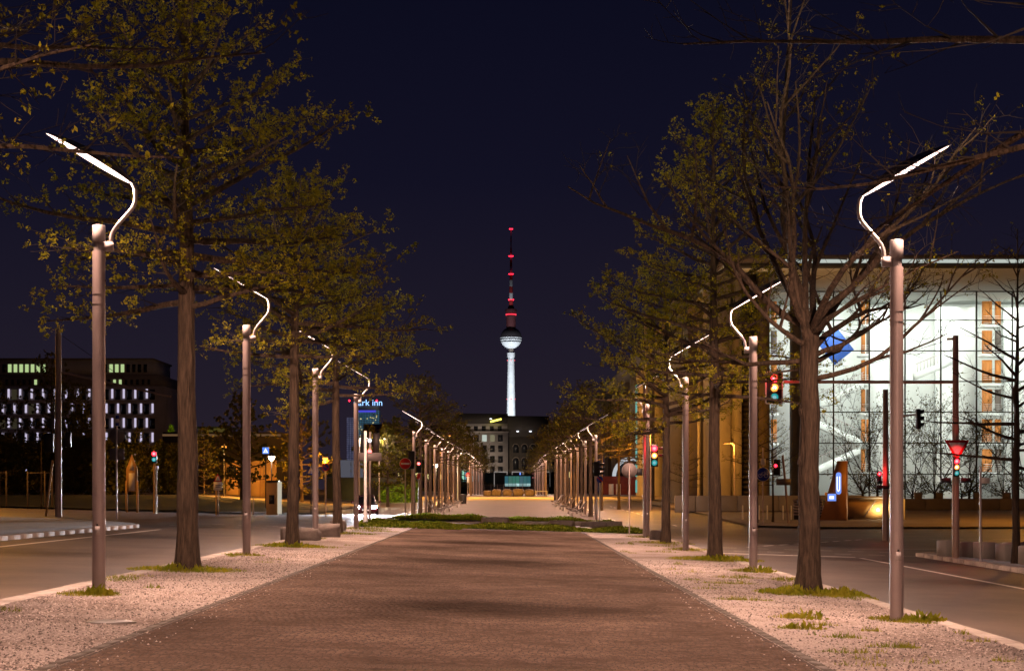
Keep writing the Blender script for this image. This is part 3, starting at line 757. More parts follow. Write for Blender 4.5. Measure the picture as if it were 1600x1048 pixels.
sheet('bed_soil', lin(-6.3,5.7,3), [75.4,81.9], .008, M['soil']); sheet('bed_soil', lin(-6.3,5.7,3), [97,103.6], .008, M['soil'])
# loose pebbles on the gravel
for (seed, n, pm_, lb, hi) in ((12, 13000, mat('pebble_pale',(.55,.46,.41),.9), 'pale loose pebbles scattered over the gravel verges', .018), (13, 11000, mat('pebble_dark',(.13,.10,.085),.9), 'dark loose pebbles scattered over the gravel verges', .020)):
    ra = np.random.default_rng(seed); pb = MB(); V = []; Fc = []
    ys_ = 15+30*ra.random(n)**1.5; lf = ra.random(n) < .5; sp_ = ra.random(n)**2*np.where(ra.random(n) < (.05 if seed == 12 else .10), .5, 0); xs_ = np.where(lf, ra.uniform(-6.33,-3.98,n), ra.uniform(3.08,5.74,n)); xs_ = np.where(sp_ > 0, np.where(lf, -3.98+sp_, 3.08-sp_), xs_); rr = ra.uniform(.007,hi,n); jj = ra.uniform(.7,1.2,(n,4)); hh = ra.uniform(.5,1.1,n)
    for i in range(n):
        x, y, r = float(xs_[i]), float(ys_[i]), float(rr[i]); z = zg(x,y); b0 = len(V)
        for k in range(4): V.append((x+math.cos(k*1.57+i)*r*jj[i,k], y+math.sin(k*1.57+i)*r, z))
        V.append((x, y, z+r*hh[i]))
        Fc += [(b0,b0+1,b0+4),(b0+1,b0+2,b0+4),(b0+2,b0+3,b0+4),(b0+3,b0,b0+4)]
    pb.add(V, Fc); o = pb.build('gravel', pm_); tag(o, lb, 'gravel', kind='stuff')

# ------------------------------------------------------------------ stones
def rock(name, cx, cy_, sx_, sy_, sz_, seed, label, group, m=M['stone'], rough=.16, rnding=.28):
    rg = random.Random(seed); mb = MB(); n = 4
    import itertools
    idx = {}; v = []; f = []
    def vert(i, j, k):
        if (i,j,k) in idx: return idx[(i,j,k)]
        p = Vector((i/n*2-1, j/n*2-1, k/n*2-1)); q = p.normalized()*1.15
        p = p.lerp(q, rnding)
        p = Vector((p.x*(1+rg.uniform(-rough,rough)), p.y*(1+rg.uniform(-rough,rough)), p.z*(1+rg.uniform(-rough,rough))))
        v.append((p.x*sx_/2, p.y*sy_/2, sz_/2+p.z*sz_/2-.05)); idx[(i,j,k)] = len(v)-1; return len(v)-1
    for a in range(n):
        for b in range(n):
            f += [(vert(a,b,n),vert(a+1,b,n),vert(a+1,b+1,n),vert(a,b+1,n)), (vert(a,b+1,0),vert(a+1,b+1,0),vert(a+1,b,0),vert(a,b,0)),
                  (vert(a,0,b),vert(a+1,0,b),vert(a+1,0,b+1),vert(a,0,b+1)), (vert(a,n,b+1),vert(a+1,n,b+1),vert(a+1,n,b),vert(a,n,b)),
                  (vert(0,a,b+1),vert(0,a+1,b+1),vert(0,a+1,b),vert(0,a,b)), (vert(n,a,b),vert(n,a+1,b),vert(n,a+1,b+1),vert(n,a,b+1))]
    mb.add(v, f); o = mb.build(name, m); o.location = (cx, cy_, zg(cx, cy_)); o.rotation_euler = (0,0,rg.uniform(-.2,.2))
    tag(o, label, 'stone', group); return o
sg = 'stones at the edges of the gravel'
rock('stone_block', -6.55,53.0,.34,1.0,.42,1,'flat-faced pale stone block nearest the second tree', sg, rough=.07)
rock('stone_block', -6.0,53.4,.75,1.0,.38,2,'craggy dark stone lying between the other two blocks', sg)
rock('stone_block', -5.75,57.2,.7,.9,.46,3,'pale jagged stone just behind the third lamp', sg)
rock('stone_block', -6.35,66.5,.6,.8,.42,4,'smooth stone block beside the third tree on the left', sg, rough=.08)
rock('stone_block', 5.35,66.3,.42,.6,.42,5,'small pale stone block by the third tree on the right', sg, rough=.06)
rock('stone_block', -.75,90.5,1.35,.55,.36,6,'long weathered stone lying in the middle between the two planted strips', sg, rough=.06)
rock('stone_block', 2.6,90.3,1.25,.55,.30,7,'low long stone lying right of centre between the planted strips', sg, rough=.06)
rock('stone_block', 4.2,90.6,1.3,.55,.26,8,'lowest long stone at the right end between the planted strips', sg, rough=.06)
for i, (x, s_) in enumerate(((-3.3,.85),(-1.95,1.05),(-.4,1.0),(1.2,1.15),(2.9,1.0))):
    rock('boulder', x, 263+.4*(i%2), s_*1.35, 1.0, s_*.95, 20+i, f'far boulder in the row behind the amber-lit crossing, {ORD[i]} from the left', 'boulders at the crossing', rough=.22, rnding=.6)
cb = 'concrete blocks at the right-hand corner'
for i, (x, y, sz_) in enumerate(((13.75,56.8,.48),(14.15,56.3,.46),(14.5,55.2,.5),(14.75,53.6,.5),(15.55,55.8,.5),(14.6,50.6,.52))):
    t = thing('concrete_block', (x, y, zg(x,y)), ['outermost concrete block at the corner, next to the signal mast','concrete block directly in front of the signal mast','third concrete block, right of the thin sign pole','largest concrete block, half lit, right of the thin pole','concrete block set back behind the bare tree','concrete block cut off by the right edge of the view'][i], 'concrete block', cb, R(rnd.uniform(18,26)))
    MB().bevbox(-sz_/2, sz_/2, -sz_/2, sz_/2, -.05, sz_*1.02, .02).build('block', M['concrete'], t)

dc = thing('drain_cover', (-4.5,20.3,zg(-4.5,20.3)), 'flat round drain cover in the gravel near the first left lamp', 'drain cover')
MB().lathe([(.26,-.02),(.26,.012),(.24,.018)], 20).build('lid', M['darkmetal'], dc, True); MB().lathe([(.30,-.02),(.30,.006),(.262,.008)], 20).build('ring', M['concrete_d'], dc)
# ------------------------------------------------------------------ signals, masts and signs
def signal_head(parent, x, y, z, face='front', lit=('red','amber','green'), plate=True, sc_=1.0, yaw=0):
    """three-aspect head centred at (x,y,z); faces -y when yaw=0"""
    h = link('signal_head', None, parent); h.location = (x, y, z); h.rotation_euler = (0,0,yaw); h.scale = (sc_,)*3
    mb = MB(); mb.bevbox(-.15,.15,-.02,.16,-.45,.45,.03); mb.build('housing', M['dark'], h)
    if plate:
        rr = .06; pts = []
        for (cx, cz, a0) in ((.27-rr,-.5+rr,-90),(.27-rr,.5-rr,0),(-.27+rr,.5-rr,90),(-.27+rr,-.5+rr,180)):
            pts += [(cx+rr*math.cos(R(a0+i*22.5)), cz+rr*math.sin(R(a0+i*22.5))) for i in range(5)]
        MB().prism(pts, .03, .05).build('backplate', M['signwhite'], h)
        MB().prism([(p[0]*.86, p[1]*.93) for p in pts], .024, .029).build('backplate_field', M['dark'], h)
    for k, (nm, dz) in enumerate((('red',.29),('amber',0),('green',-.29))):
        ring = {'red':M['e_red'],'amber':M['e_amber2'],'green':M['e_cyan']}[nm] if nm in lit else M['dark']
        core = {'red':M['e_redcore'],'amber':M['e_amber'],'green':M['e_cyancore']}[nm] if nm in lit else M['dark']
        m = MB().disc_y(0,-.032,dz,.118,20,.01); m.build('lens', ring, h)
        m = MB().disc_y(0,-.038,dz,.062,16,.005); m.build('lens_core', core, h)
        v = []; f = []; n = 10
        for i in range(n+1):
            q = R(-20+220*i/n)
            for (yy, r) in ((-.02,.118),(-.16-.05*max(0,math.sin(q)),.122)):
                v.append((r*math.cos(q), yy, dz+r*math.sin(q)))
        for i in range(n): f.append((2*i,2*i+1,2*i+3,2*i+2))
        mm = MB(); mm.add(v, f); mm.build('visor', M['dark'], h)
    if 'red' in lit:
        ld = bpy.data.lights.new('red_glow','POINT'); ld.color = (1,.03,.04); ld.energy = 32; ld.shadow_soft_size = .1
        lo = link('red_glow', ld, h); lo.location = (0,-.35,.29)
    return h
def disc_sign(parent, x, y, z, r, rim, field, extra=None):
    s_ = MB().disc_y(x, y, z, r, 28, .012).build('sign_disc', rim, parent)
    if field is not None: MB().disc_y(x, y-.004, z, r*.955 if field is M['red'] else r*.86, 28, .003).build('sign_face', field, s_)
    return s_
# right corner: mast with a long arm over the road
mx_, my_ = 13.62, 55.2; mz = zg(mx_, my_)
mast = thing('signal_mast', (mx_, my_, mz), 'brown mast with long arm holding a traffic signal over the road', 'signal mast', 'signal masts')
MB().tube([(0,0,-.2),(0,0,6.78)], [.115,.088], 18).build('pole', M['brown'], mast, True)
MB().tube([(0,0,5.36),(-5.25,0,5.36)], [.052,.046], 12).build('arm', M['brown'], mast, True)
MB().tube([(-.1,0,6.68),(-4.3,0,5.40)], .010, 6).build('stay_cable', M['darkmetal'], mast)
MB().box(-.26,-.05,-.03,.03,6.64,6.71).build('cable_bracket', M['brown'], mast)
h = signal_head(mast, -5.55, -.06, 5.18)
h = signal_head(mast, -.02, -.20, 2.76, plate=False, sc_=.62)
for sx_ in (-1, 1): MB().prism([(.16*sx_,2.28),(.45*sx_ if sx_>0 else -.45,2.30),(.45*sx_ if sx_>0 else -.45,2.42),(.16*sx_,2.44)][::1 if sx_>0 else -1], -.06, .06).build('side_signal', M['dark'], mast)
tri = [(-.38,3.58),(0,2.95),(.38,3.58)]
ys_ = MB().prism(tri, -.17, -.155).build('yield_sign', M['red'], mast)
MB().prism([(-.255,3.505),(0,3.085),(.255,3.505)], -.177, -.1715).build('sign_face', M['signwhite'], ys_)
thin = thing('sign_pole', (13.65,52.4,zg(13.65,52.4)), 'thin grey pole in front of the signal mast and concrete blocks', 'sign pole')
MB().cyl(0,0,-.2,2.75,.032,.032,10).build('pole', M['steel_l'], thin, True)
MB().box(.02,.26,-.05,-.035,2.25,2.42).build('name_plate', M['signwhite'], thin)
# second mast beyond
m2 = thing('signal_mast', (17.05,82,zg(17.05,82)), 'slim amber-lit mast with side arm and signal seen edge-on', 'signal mast', 'signal masts')
MB().tube([(0,0,-.2),(0,0,6.75)], [.14,.12], 14).build('pole', M['brown'], m2, True)
MB().tube([(0,0,5.45),(1.35,0,5.62)], .04, 8).build('arm', M['brown'], m2, True)
signal_head(m2, 1.55, 0, 5.42, lit=(), plate=False, yaw=R(95))
h = signal_head(m2, -.30, -.1, 2.75, lit=('red',), plate=False, sc_=.62)
MB().bevbox(-.42,-.2,-.1,.1,2.2,2.42,.02).build('push_box', M['dark'], m2)
MB().bevbox(-.2,.2,-.18,.14,2.25,2.4,.02).build('bracket', M['dark'], m2)
# signal pole with white mast near the fourth right lamp
m3 = thing('signal_post', (5.18,69.6,zg(5.18,69.6)), 'pale post with lit traffic signal beside the fourth right-hand lamp', 'signal post', 'signal posts')
MB().cyl(0,0,-.2,5.9,.062,.055,12).build('pole', M['steel_l'], m3, True)
signal_head(m3, .38, -.04, 3.15, lit=('red','amber','green'), plate=False, sc_=.95)
for z in (3.43,3.15): MB().tube([(.55,0,z),(.85,0,z)], .05, 8).build('side_visor', M['darkmetal'], m3)
# round sign seen from behind
sb = thing('round_sign', (4.9,74.2,zg(4.9,74)), 'large round traffic sign seen from behind on a thin post', 'traffic sign')
MB().disc_y(0,-.03,2.62,.315,28,.012).build('sign_disc', M['signback'], sb); MB().cyl(0,-.08,-.1,2.9,.03,.03,10).build('pole', M['steel'], sb, True)
MB().box(.22,.55,.01,.05,2.42,2.70).build('side_plate', M['dark'], sb)
# bicycle sign
bs = thing('bicycle_sign', (15.2,108.5,zg(15.2,108.5)), 'round blue bicycle path sign on a slim post', 'traffic sign')
MB().cyl(0,0,-.2,4.6,.05,.05,10).build('pole', M['steel'], bs, True)
dd = MB().disc_y(0,-.07,3.0,.42,28,.015).build('sign_disc', M['signwhite'], bs)
MB().disc_y(0,-.075,3.0,.395,28,.003).build('sign_face', M['signblue'], dd)
bk = MB()
for cx in (-.17,.17):
    bk.tube([(cx+.11*math.cos(R(30*i)),-.09,2.93+.11*math.sin(R(30*i))) for i in range(13)], .013, 5, False)
bk.tube([(-.17,-.09,2.93),(-.07,-.09,3.12),(.12,-.09,3.12),(.17,-.09,2.93)], .013, 5); bk.tube([(-.07,-.09,3.12),(0,-.09,2.93),(.12,-.09,3.12),(.09,-.09,3.2)], .013, 5)
bk.build('bicycle_symbol', M['signwhite'], dd)
MB().box(-.15,.15,-.07,-.055,3.55,3.95).build('small_plate', M['signwhite'], bs)
ps = thing('pedestrian_signal', (16.9,112,zg(16.9,112)), 'dark pedestrian signal post with red light by the bicycle sign', 'signal post', 'signal posts')
MB().tube([(.35,0,-.2),(.2,0,2.2),(.0,0,4.2)], .07, 10).build('pole', M['brown'], ps, True)
MB().bevbox(-.55,-.15,-.15,.15,2.95,3.95,.04).build('signal_head', M['dark'], ps)
MB().disc_y(-.45,-.17,3.55,.1,16,.015).build('lens', M['e_red'], ps)
MB().box(-.4,.5,-.08,-.05,2.35,2.75).build('name_plate', M['signback'], ps)
# median-end signals: left
wp = thing('white_post', (-6.0,75.0,zg(-6,75)), 'white slim sign post beside the fourth left-hand lamp', 'sign post')
MB().tube([(0,0,-.1),(0,0,.55),(0,0,.6),(0,0,3.95)], [.095,.095,.065,.06], 14).build('pole', M['white'], wp, True)
MB().box(-.45,.65,.16,.19,2.7,3.05).build('sign_back', M['signback'], wp)
ls = thing('lamp_signal', (-6.35,78,zg(-6.3,78)), 'signal box seen from behind beside the white post', 'signal post', 'signal posts')
MB().bevbox(-.08,.16,-.1,.14,2.9,3.9,.03).build('signal_head', M['dark'], ls); MB().bevbox(.45,.72,-.1,.14,3.0,3.95,.03).build('signal_head', M['darkmetal'], ls)
MB().cyl(.3,.05,-.1,4.0,.05,.05,10).build('pole', M['steel'], ls, True)
for z in (3.62, 3.15): MB().disc_y(.3,-.12,z,.09,14,.03).build('lens', M['e_redcore'] if z < 3.5 else M['e_white'], ls)
# no-entry signs
def no_entry(x, y, z, r, label, n):
    t = thing('no_entry_sign', (x, y, zg(x,y)), label, 'traffic sign', 'no-entry signs')
    d = disc_sign(t, 0, -.05, z, r, M['signwhite'], M['red'])
    MB().box(-r*.74, r*.74, -.06, -.0545, z-r*.13, z+r*.13).build('white_bar', M['signwhite'], d)
    MB().cyl(0,0,-.2,z+r*.6,.03,.03,10).build('pole', M['steel'], t, True)
    return t
no_entry(-5.65,97.5,2.95,.31,'red no-entry sign on a thin post behind the planted strip',1)
t = no_entry(-4.95,213,2.95,.30,'small amber-lit no-entry sign far down the promenade',2)
MB().box(-.12,.12,-.07,-.055,2.0,2.8).build('plate', M['signwhite'], t)
ms = thing('signal_post', (-5.35,99.5,0.1), 'dark signal posts seen from behind by the no-entry sign', 'signal post', 'signal posts')
MB().cyl(-.05,0,-.2,3.5,.05,.05,10).build('pole', M['steel'], ms, True); MB().bevbox(-.25,.1,-.12,.12,2.75,3.75,.03).build('signal_head', M['dark'], ms)
MB().disc_y(.33,-.14,3.05,.08,14,.03).build('lens', M['e_redcore'], ms); MB().bevbox(.2,.48,-.1,.14,2.55,3.25,.03).build('signal_head', M['dark'], ms)
MB().box(.24,.42,-.14,-.12,2.2,2.5).build('plate', M['red'], ms)
mr = thing('signal_post', (5.1,106,zg(5.1,106)), 'signal posts seen from behind at the far right kerb', 'signal post', 'signal posts')
MB().cyl(0,0,-.2,3.3,.04,.04,10).build('pole', M['steel'], mr, True); MB().cyl(.16,-.3,-.2,2.7,.035,.035,10).build('pole', M['white'], mr, True)
MB().bevbox(-.2,.15,-.12,.12,2.65,3.5,.03).build('signal_head', M['dark'], mr)
for z in (2.85,3.1,3.35): MB().tube([(.15,0,z),(.45,0,z-.02)], .08, 8).build('visor', M['dark'], mr)
d = disc_sign(mr, .16, -.36, 2.45, .2, M['signblue'], None)
MB().box(-.19,.19,-.006,.0,-.03,.03, Matrix.Translation((.16,-.366,2.45)) @ Matrix.Rotation(R(45),4,'Y')).build('red_slash', M['red'], d)
# left side of the side street
lm = thing('signal_mast', (-20.0,80,zg(-20,80)), 'tall brown mast on the left pavement with a stayed arm', 'signal mast', 'signal masts')
MB().tube([(0,0,-.2),(0,0,8.2)], [.15,.125], 18).build('pole', M['brown'], lm, True)
MB().tube([(.1,0,6.3),(5.2,-1.2,5.15)], [.06,.05], 10).build('arm', M['brown'], lm, True)
MB().tube([(.1,0,7.95),(3.6,-.8,5.6)], .012, 5).build('stay_cable', M['darkmetal'], lm)
MB().bevbox(-.62,-.22,-.15,.15,2.75,3.6,.03).build('signal_head', M['dark'], lm); MB().bevbox(.3,.55,-.15,.15,3.0,3.65,.03).build('signal_head', M['dark'], lm)
MB().prism([(-.30,4.55),(-.16,4.1),(-.16,5.0)], -.05, -.03).build('warning_sign', M['signback'], lm)
MB().box(-.30,-.17,-.05,-.02,3.75,4.35).build('plate', M['signback'], lm)
MB().tube([(-.65,.4,-.1),(-.35,.35,2.4)], .05, 6).build('leaning_stake', M['orangewall'], lm)
bp_ = thing('stop_sign_post', (-17.2,79,zg(-17.2,79)), 'thin pale post with small blue-topped sign left of the big tree', 'sign post', 'sign posts')
MB().cyl(0,0,-.1,4.3,.035,.035,10).build('pole', M['steel_l'], bp_, True)
pl = MB().box(-.06,.14,-.06,-.04,3.95,4.45).build('sign_plate', M['signwhite'], bp_); MB().box(-.04,.12,-.066,-.061,4.27,4.43).build('blue_symbol', M['signblue'], pl); MB().box(-.04,.12,-.066,-.061,3.97,4.1).build('blue_symbol', M['signblue'], pl)
MB().disc_y(0,.05,3.52,.34,28,.015).build('round_sign_back', M['signback'], bp_)
MB().box(-.32,.32,.05,.065,2.48,2.98).build('square_sign_back', M['signback'], bp_)
tr_ = thing('pedestrian_signal', (-18.9,96,zg(-18.9,96)), 'amber-lit pedestrian signal with red and green glow', 'signal post', 'signal posts')
MB().cyl(0,0,-.2,3.3,.055,.05,10).build('pole', M['orangewall'], tr_, True); MB().cyl(.12,.0,-.2,2.3,.03,.03,8).build('pole', M['steel_l'], tr_, True)
MB().bevbox(-.13,.13,-.1,.1,2.55,3.25,.03).build('signal_head', M['dark'], tr_)
for z, a, b in ((3.05,M['e_red'],M['e_redcore']),(2.75,M['e_cyan'],M['e_cyancore'])):
    l_ = MB().disc_y(0,-.12,z,.115,16,.015).build('lens', a, tr_); MB().disc_y(0,-.128,z,.06,12,.005).build('lens_core', b, l_)
MB().box(.08,.2,-.1,.05,2.2,2.4).build('push_box', M['steel_l'], tr_)
ws = thing('warning_sign', (-15.35,95,zg(-15.35,95)), 'triangular warning sign with a plate below on twin posts', 'traffic sign')
MB().cyl(-.1,0,-.2,1.3,.04,.04,8).build('post', M['orangewall'], ws); MB().cyl(.02,-.05,-.2,1.3,.03,.03,8).build('post', M['steel_l'], ws)
a_ = MB().prism([(-.21,1.68),(.21,1.68),(0,2.1)], -.1, -.085).build('sign_triangle', M['red'], ws)
MB().prism([(-.145,1.72),(.145,1.72),(0,2.01)], -.106, -.1015).build('sign_face', M['signwhite'], a_)
MB().box(-.01,.01,-.112,-.107,1.76,1.9).build('symbol', M['dark'], a_)
b_ = MB().box(-.22,.22,-.1,-.085,1.22,1.66).build('text_plate', M['signwhite'], ws)
for z in (1.38,1.46): MB().box(-.13,.15,-.106,-.101,z,z+.04).build('text_line', M['dark'], b_)
fp = thing('route_board', (-20.3,97,zg(-20.3,97)), 'narrow pointed notice board between wooden posts', 'notice board')
for x in (-.32,.32): MB().cyl(x*.9,0,-.2,1.6,.06,.06,8).build('post', M['orangewall'], fp)
MB().prism([(-.3,1.0),(.3,1.0),(.3,2.2),(.0,3.0),(-.3,2.2)], -.05, .05).build('board', M['orangewall'], fp)
MB().box(-.16,.16,-.06,-.052,1.05,2.0).build('notice', M['signwhite'], fp); MB().prism([(-.14,2.15),(.14,2.15),(0,2.7)], -.06, -.052).build('symbol', M['signwhite'], fp)
# advertising and telephone pillar, bollards, crossing signs
ki = thing('kiosk_pillar', (-13.0,100,zg(-13,100)), 'amber-lit box-shaped pillar with a bright glass side panel', 'kiosk')
MB().bevbox(-.45,.15,-.3,.3,-.05,1.75,.03).build('cabinet', M['orangewall'], ki); MB().box(-.5,.2,-.35,.35,1.75,1.85).build('roof', M['darkmetal'], ki)
MB().box(-.3,.0,-.31,-.302,.55,1.05).build('slot_panel', M['dark'], ki)
MB().box(.17,.38,-.3,-.1,.0,1.78).build('lit_panel', emit('poster_glow',(1,.9,.7),.5), ki)
for i in range(3):
    t = thing('bollard', (-14.6+.27*i,99,zg(-14.6,99)), f'thin pale metal bollard near the warning sign, {ORD[i]} from the left', 'bollard', 'bollards by the warning sign')
    MB().tube([(0,0,-.1),(0,0,.82),(0,0,.86)], [.035,.035,.02], 8).build('post', M['steel_l'], t, True)
def zebra_sign(x, y, z, s_, lit, label):
    t = thing('crossing_sign', (x,y,zg(x,y)), label, 'traffic sign', 'pedestrian crossing signs')
    p = MB().box(-s_,s_,-.06,-.03,z-s_,z+s_).build('sign_plate', emit('sign_glow',(.10,.24,.9),1.2) if lit else M['signblue'], t)
    MB().prism([(-s_*.8,z-s_*.7),(s_*.8,z-s_*.7),(0,z+s_*.8)], -.068, -.061).build('sign_triangle', emit('sign_glow_white',(.9,.93,1),1.3) if lit else M['signwhite'], p)
    MB().tube([(-s_*.15,-.075,z-s_*.6),(0,-.075,z),(s_*.25,-.075,z-s_*.6)], s_*.07, 5).build('symbol', M['signblue'], p)
    MB().cyl(0,0,-.1,z,.05,.05,8).build('pole', M['darkmetal'], t, True)
zebra_sign(-19.2,142,4.55,.25,True,'glowing blue and white crossing sign beside the white globe lamp')
zebra_sign(-14.1,128,3.0,.3,False,'small blue crossing sign on an orange-lit post')
nd = thing('no_stopping_sign', (-10.4,102,zg(-10.4,102)), 'round blue and red no-stopping sign beside the third lamp', 'traffic sign')
MB().cyl(0,0,-.1,2.9,.04,.04,8).build('pole', M['steel_l'], nd, True); d = disc_sign(nd,0,-.06,2.7,.22,M['red'],None); MB().disc_y(0,-.066,2.7,.17,24,.003).build('sign_face', M['signblue'], d)
MB().box(-.2,.2,-.006,0,-.025,.025, Matrix.Translation((0,-.07,2.7)) @ Matrix.Rotation(R(45),4,'Y')).build('red_slash', M['red'], d)

# ------------------------------------------------------------------ street lights with sodium or white lamps
def street_light(x, y, z, col, power, label, style='mast', size=.14, arm=0.6, lampm=None, h_=None):
    t = thing('street_light', (x, y, zg(x,y)), label, 'street light', 'other lit street lights')
    z -= zg(x,y)
    if style == 'mast':
        MB().tube([(0,0,-.2),(0,0,z-.15),(arm*.15,0,z),(arm,0,z+.04)], [.07,.05,.04,.035], 10).build('pole', M['steel'], t, True)
        MB().bevbox(min(arm-.35,arm+.35), max(arm-.35,arm+.35), -.12,.12, z, z+.1, .03).build('lamp_head', M['darkmetal'], t)
        MB().box(arm-.25,arm+.25,-.1,.1,z-.035,z-.003).build('bulb', lampm, t)
        lx, lz = arm, z-.12
    else:
        MB().tube([(0,0,-.2),(0,0,.5),(0,0,z-.25)], [.09,.05,.04], 10).build('pole', M['darkmetal'], t, True)
        MB().lathe([(.06,z-.25),(size*1.05,z-.05),(size*1.2,z+.12),(size*.6,z+.3),(.03,z+.36)], 14).build('globe', lampm, t, True)
        MB().lathe([(size*1.25,z+.125),(size*.7,z+.33),(.03,z+.42)], 14).build('lamp_cap', M['darkmetal'], t, True)
        lx, lz = 0, z-.35
    ld = bpy.data.lights.new('bulb_light', 'POINT'); ld.color = col; ld.energy = power; ld.shadow_soft_size = .15
    lo = link('bulb_light', ld, t); lo.location = (lx, -.0 if style == 'mast' else -.35, lz)
    return t
SOD = (1.0,.40,.05); WHT = (1.0,.80,.58)
es = M['e_sodium']
street_light(-28.0,93,11.3,SOD,3600,'tall sodium street light at the left edge, mostly out of view',arm=1.0,lampm=es)
street_light(-38,112,9.5,SOD,7000,'tall sodium street light left of the side street',arm=1.0,lampm=es)
street_light(11.7,150,6.6,SOD,4500,'amber sodium street light right of the far lamps',arm=-.9,lampm=es)
street_light(20.5,165,6.0,SOD,4000,'amber light before the concrete pillars',arm=-.7,lampm=es)
street_light(36,112,10,SOD,6500,'tall sodium street light out of view at right',arm=-1,lampm=es)
street_light(8.8,238,9,SOD,22000,'far sodium light over the amber-lit crossing on the right',arm=-1.2,lampm=es)
street_light(-9.2,238,9,SOD,22000,'far sodium light over the amber-lit crossing on the left',arm=1.2,lampm=es)
street_light(-25.8,178,4.9,SOD,8000,'old lantern glowing orange before the orange wall','globe',.22,lampm=es)
street_light(-28.5,180,6.0,(1,.7,.3),700,'small yellow lantern left of the orange wall','globe',.2,lampm=es)
street_light(-18.0,176,4.8,SOD,3500,'orange lantern between the third lamp and tree','globe',.22,lampm=es)
street_light(-19.0,144,4.3,WHT,160,'white globe lamp next to the glowing crossing sign','globe',.22,lampm=M['e_globe'])
street_light(-14.0,168,6.6,WHT,900,'whitish street light left of the white post',arm=.5,lampm=M['e_globe'])
street_light(-12.3,170,6.6,WHT,900,'whitish street light right of the white post',arm=.5,lampm=M['e_globe'])
street_light(-13,572,10,WHT,30000,'added distant street light brightening the grey house',arm=1,lampm=M['e_globe'])  # extra lamp added to brighten the house front
street_light(-8.4,205,4.6,WHT,500,'white globe lamp above the lit hedge','globe',.24,lampm=M['e_globe'])

# ------------------------------------------------------------------ benches, bin
def bench(s):
    t = thing('bench', (0,0,0), 'x', 'bench')
    prof = [(-.48,.44),(-.30,.40),(-.08,.40),(.12,.44),(.28,.55),(.42,.78),(.55,.98),(.62,1.02)]
    for i in range(len(prof)-1):
        (a, za), (b, zb_) = prof[i], prof[i+1]
        for k in range(2):
            p = (a+(b-a)*(k*.5+.06), za+(zb_-za)*(k*.5+.06)); q = (a+(b-a)*(k*.5+.44), za+(zb_-za)*(k*.5+.44))
            mb = MB(); mb.add([(s*p[0],-.9,p[1]),(s*q[0],-.9,q[1]),(s*q[0],.9,q[1]),(s*p[0],.9,p[1]),(s*p[0],-.9,p[1]-.035),(s*q[0],-.9,q[1]-.035),(s*q[0],.9,q[1]-.035),(s*p[0],.9,p[1]-.035)],
                              [(0,1,2,3),(7,6,5,4),(0,4,5,1),(1,5,6,2),(2,6,7,3),(3,7,4,0)])
            mb.build('slat', M['bench'], t)
    for yy in (-.65,.65):
        MB().tube([(s*p[0],yy,p[1]-.06) for p in prof], .03, 6).build('side_frame', M['steel_l'], t, True)
        MB().tube([(s*-.35,yy,-.05),(s*-.3,yy,.36)], .025, 6).build('leg', M['steel_l'], t); MB().tube([(s*.3,yy,-.05),(s*.2,yy,.42)], .025, 6).build('leg', M['steel_l'], t)
    return t
for side, s, X, yb in (('left',-1,-5.0,(121,127,139,146,160,172)),('right',1,4.5,(121,129,142,150,163,175))):
    b0 = bench(s)
    for i, y in enumerate(yb):
        o = b0 if i == 0 else copy_tree(b0)
        o.location = (X, y, zg(X,y)); o.rotation_euler = (0,0,R(rnd.uniform(-6,6)))
        tag(o, f'curved slatted bench facing the promenade, {ORD[i]} along the {side}-hand row of benches', 'bench', f'benches along the {side} of the promenade')
t = thing('litter_bin', (-4.7,182,zg(-4.7,182)), 'round dark litter bin past the benches on the left', 'litter bin')
MB().lathe([(.3,.0),(.38,.9),(.36,.95)], 14).build('bin', M['dark'], t, True); MB().lathe([(.39,.88),(.40,.93),(.37,.95)], 14).build('rim', M['darkmetal'], t, True)
t = thing('end_bench', (4.6,263,zg(4.6,263)), 'pale backless bench at the amber-lit crossing', 'bench')
MB().box(-.9,.9,-.25,.25,.62,.72).build('seat', M['white'], t)
for x in (-.8,.8): MB().box(x-.05,x+.05,-.2,.2,0,.62).build('leg', M['white'], t)

# ------------------------------------------------------------------ the glass hall on the right
gh = thing('glass_hall', (0,0,0), 'huge brightly lit glass-fronted hall with flat overhanging roof on the right', 'building')
GY = 195.0
roof = MB().box(20.6,90,174,460,23.6,24.4).build('roof', M['concrete_d'], gh)
MB().box(20.6,90,173.9,173.99,23.1,23.55).build('roof_edge', M['mull'], roof)
MB().box(26.5,90,173.85,173.97,23.62,23.95).build('lit_edge_strip', emit('edge_glow',(.80,.88,.80),.6), roof)  # light caught by the roof edge, put in as glow; no lamp there
MB().box(20.7,90,174.05,GY+14,23.25,23.55).build('soffit', M['hallwhite'], roof)
mxs = [31.07+3.86*i for i in range(11)]; tz = [-.3,3.5,6.85,10.2,13.5,16.8,20.1,23.2]
for i, x in enumerate(mxs):
    MB().box(x-.07,x+.07,GY-.10,GY+.10,-.5,23.24).build('mullion', M['mull'], gh)
for z in tz[1:]:
    MB().box(mxs[0]+.08,mxs[-1],GY-.075,GY+.075,z-.055,z+.055).build('transom', M['mull'], gh)
pm = None
for i in range(len(mxs)-1):
    for k in range(len(tz)-1):
        if pm is None:
            o = MB().add([(-.5,0,-.5),(.5,0,-.5),(.5,0,.5),(-.5,0,.5)], [(0,1,2,3)]).build('pane', M['glass'], gh); pm = o.data
        else: o = link('pane', pm, gh)
        o.location = ((mxs[i]+mxs[i+1])/2, GY+.0, (tz[k]+tz[k+1])/2); o.scale = (mxs[i+1]-mxs[i]-.16, 1, tz[k+1]-tz[k]-.12)
MB().box(26,90,209,209.5,-.5,23.25).build('back_wall', M['hallwhite'], gh)
MB().box(26,90,GY+.2,208.9,-.6,-.3).build('hall_floor', M['pave2'], gh)
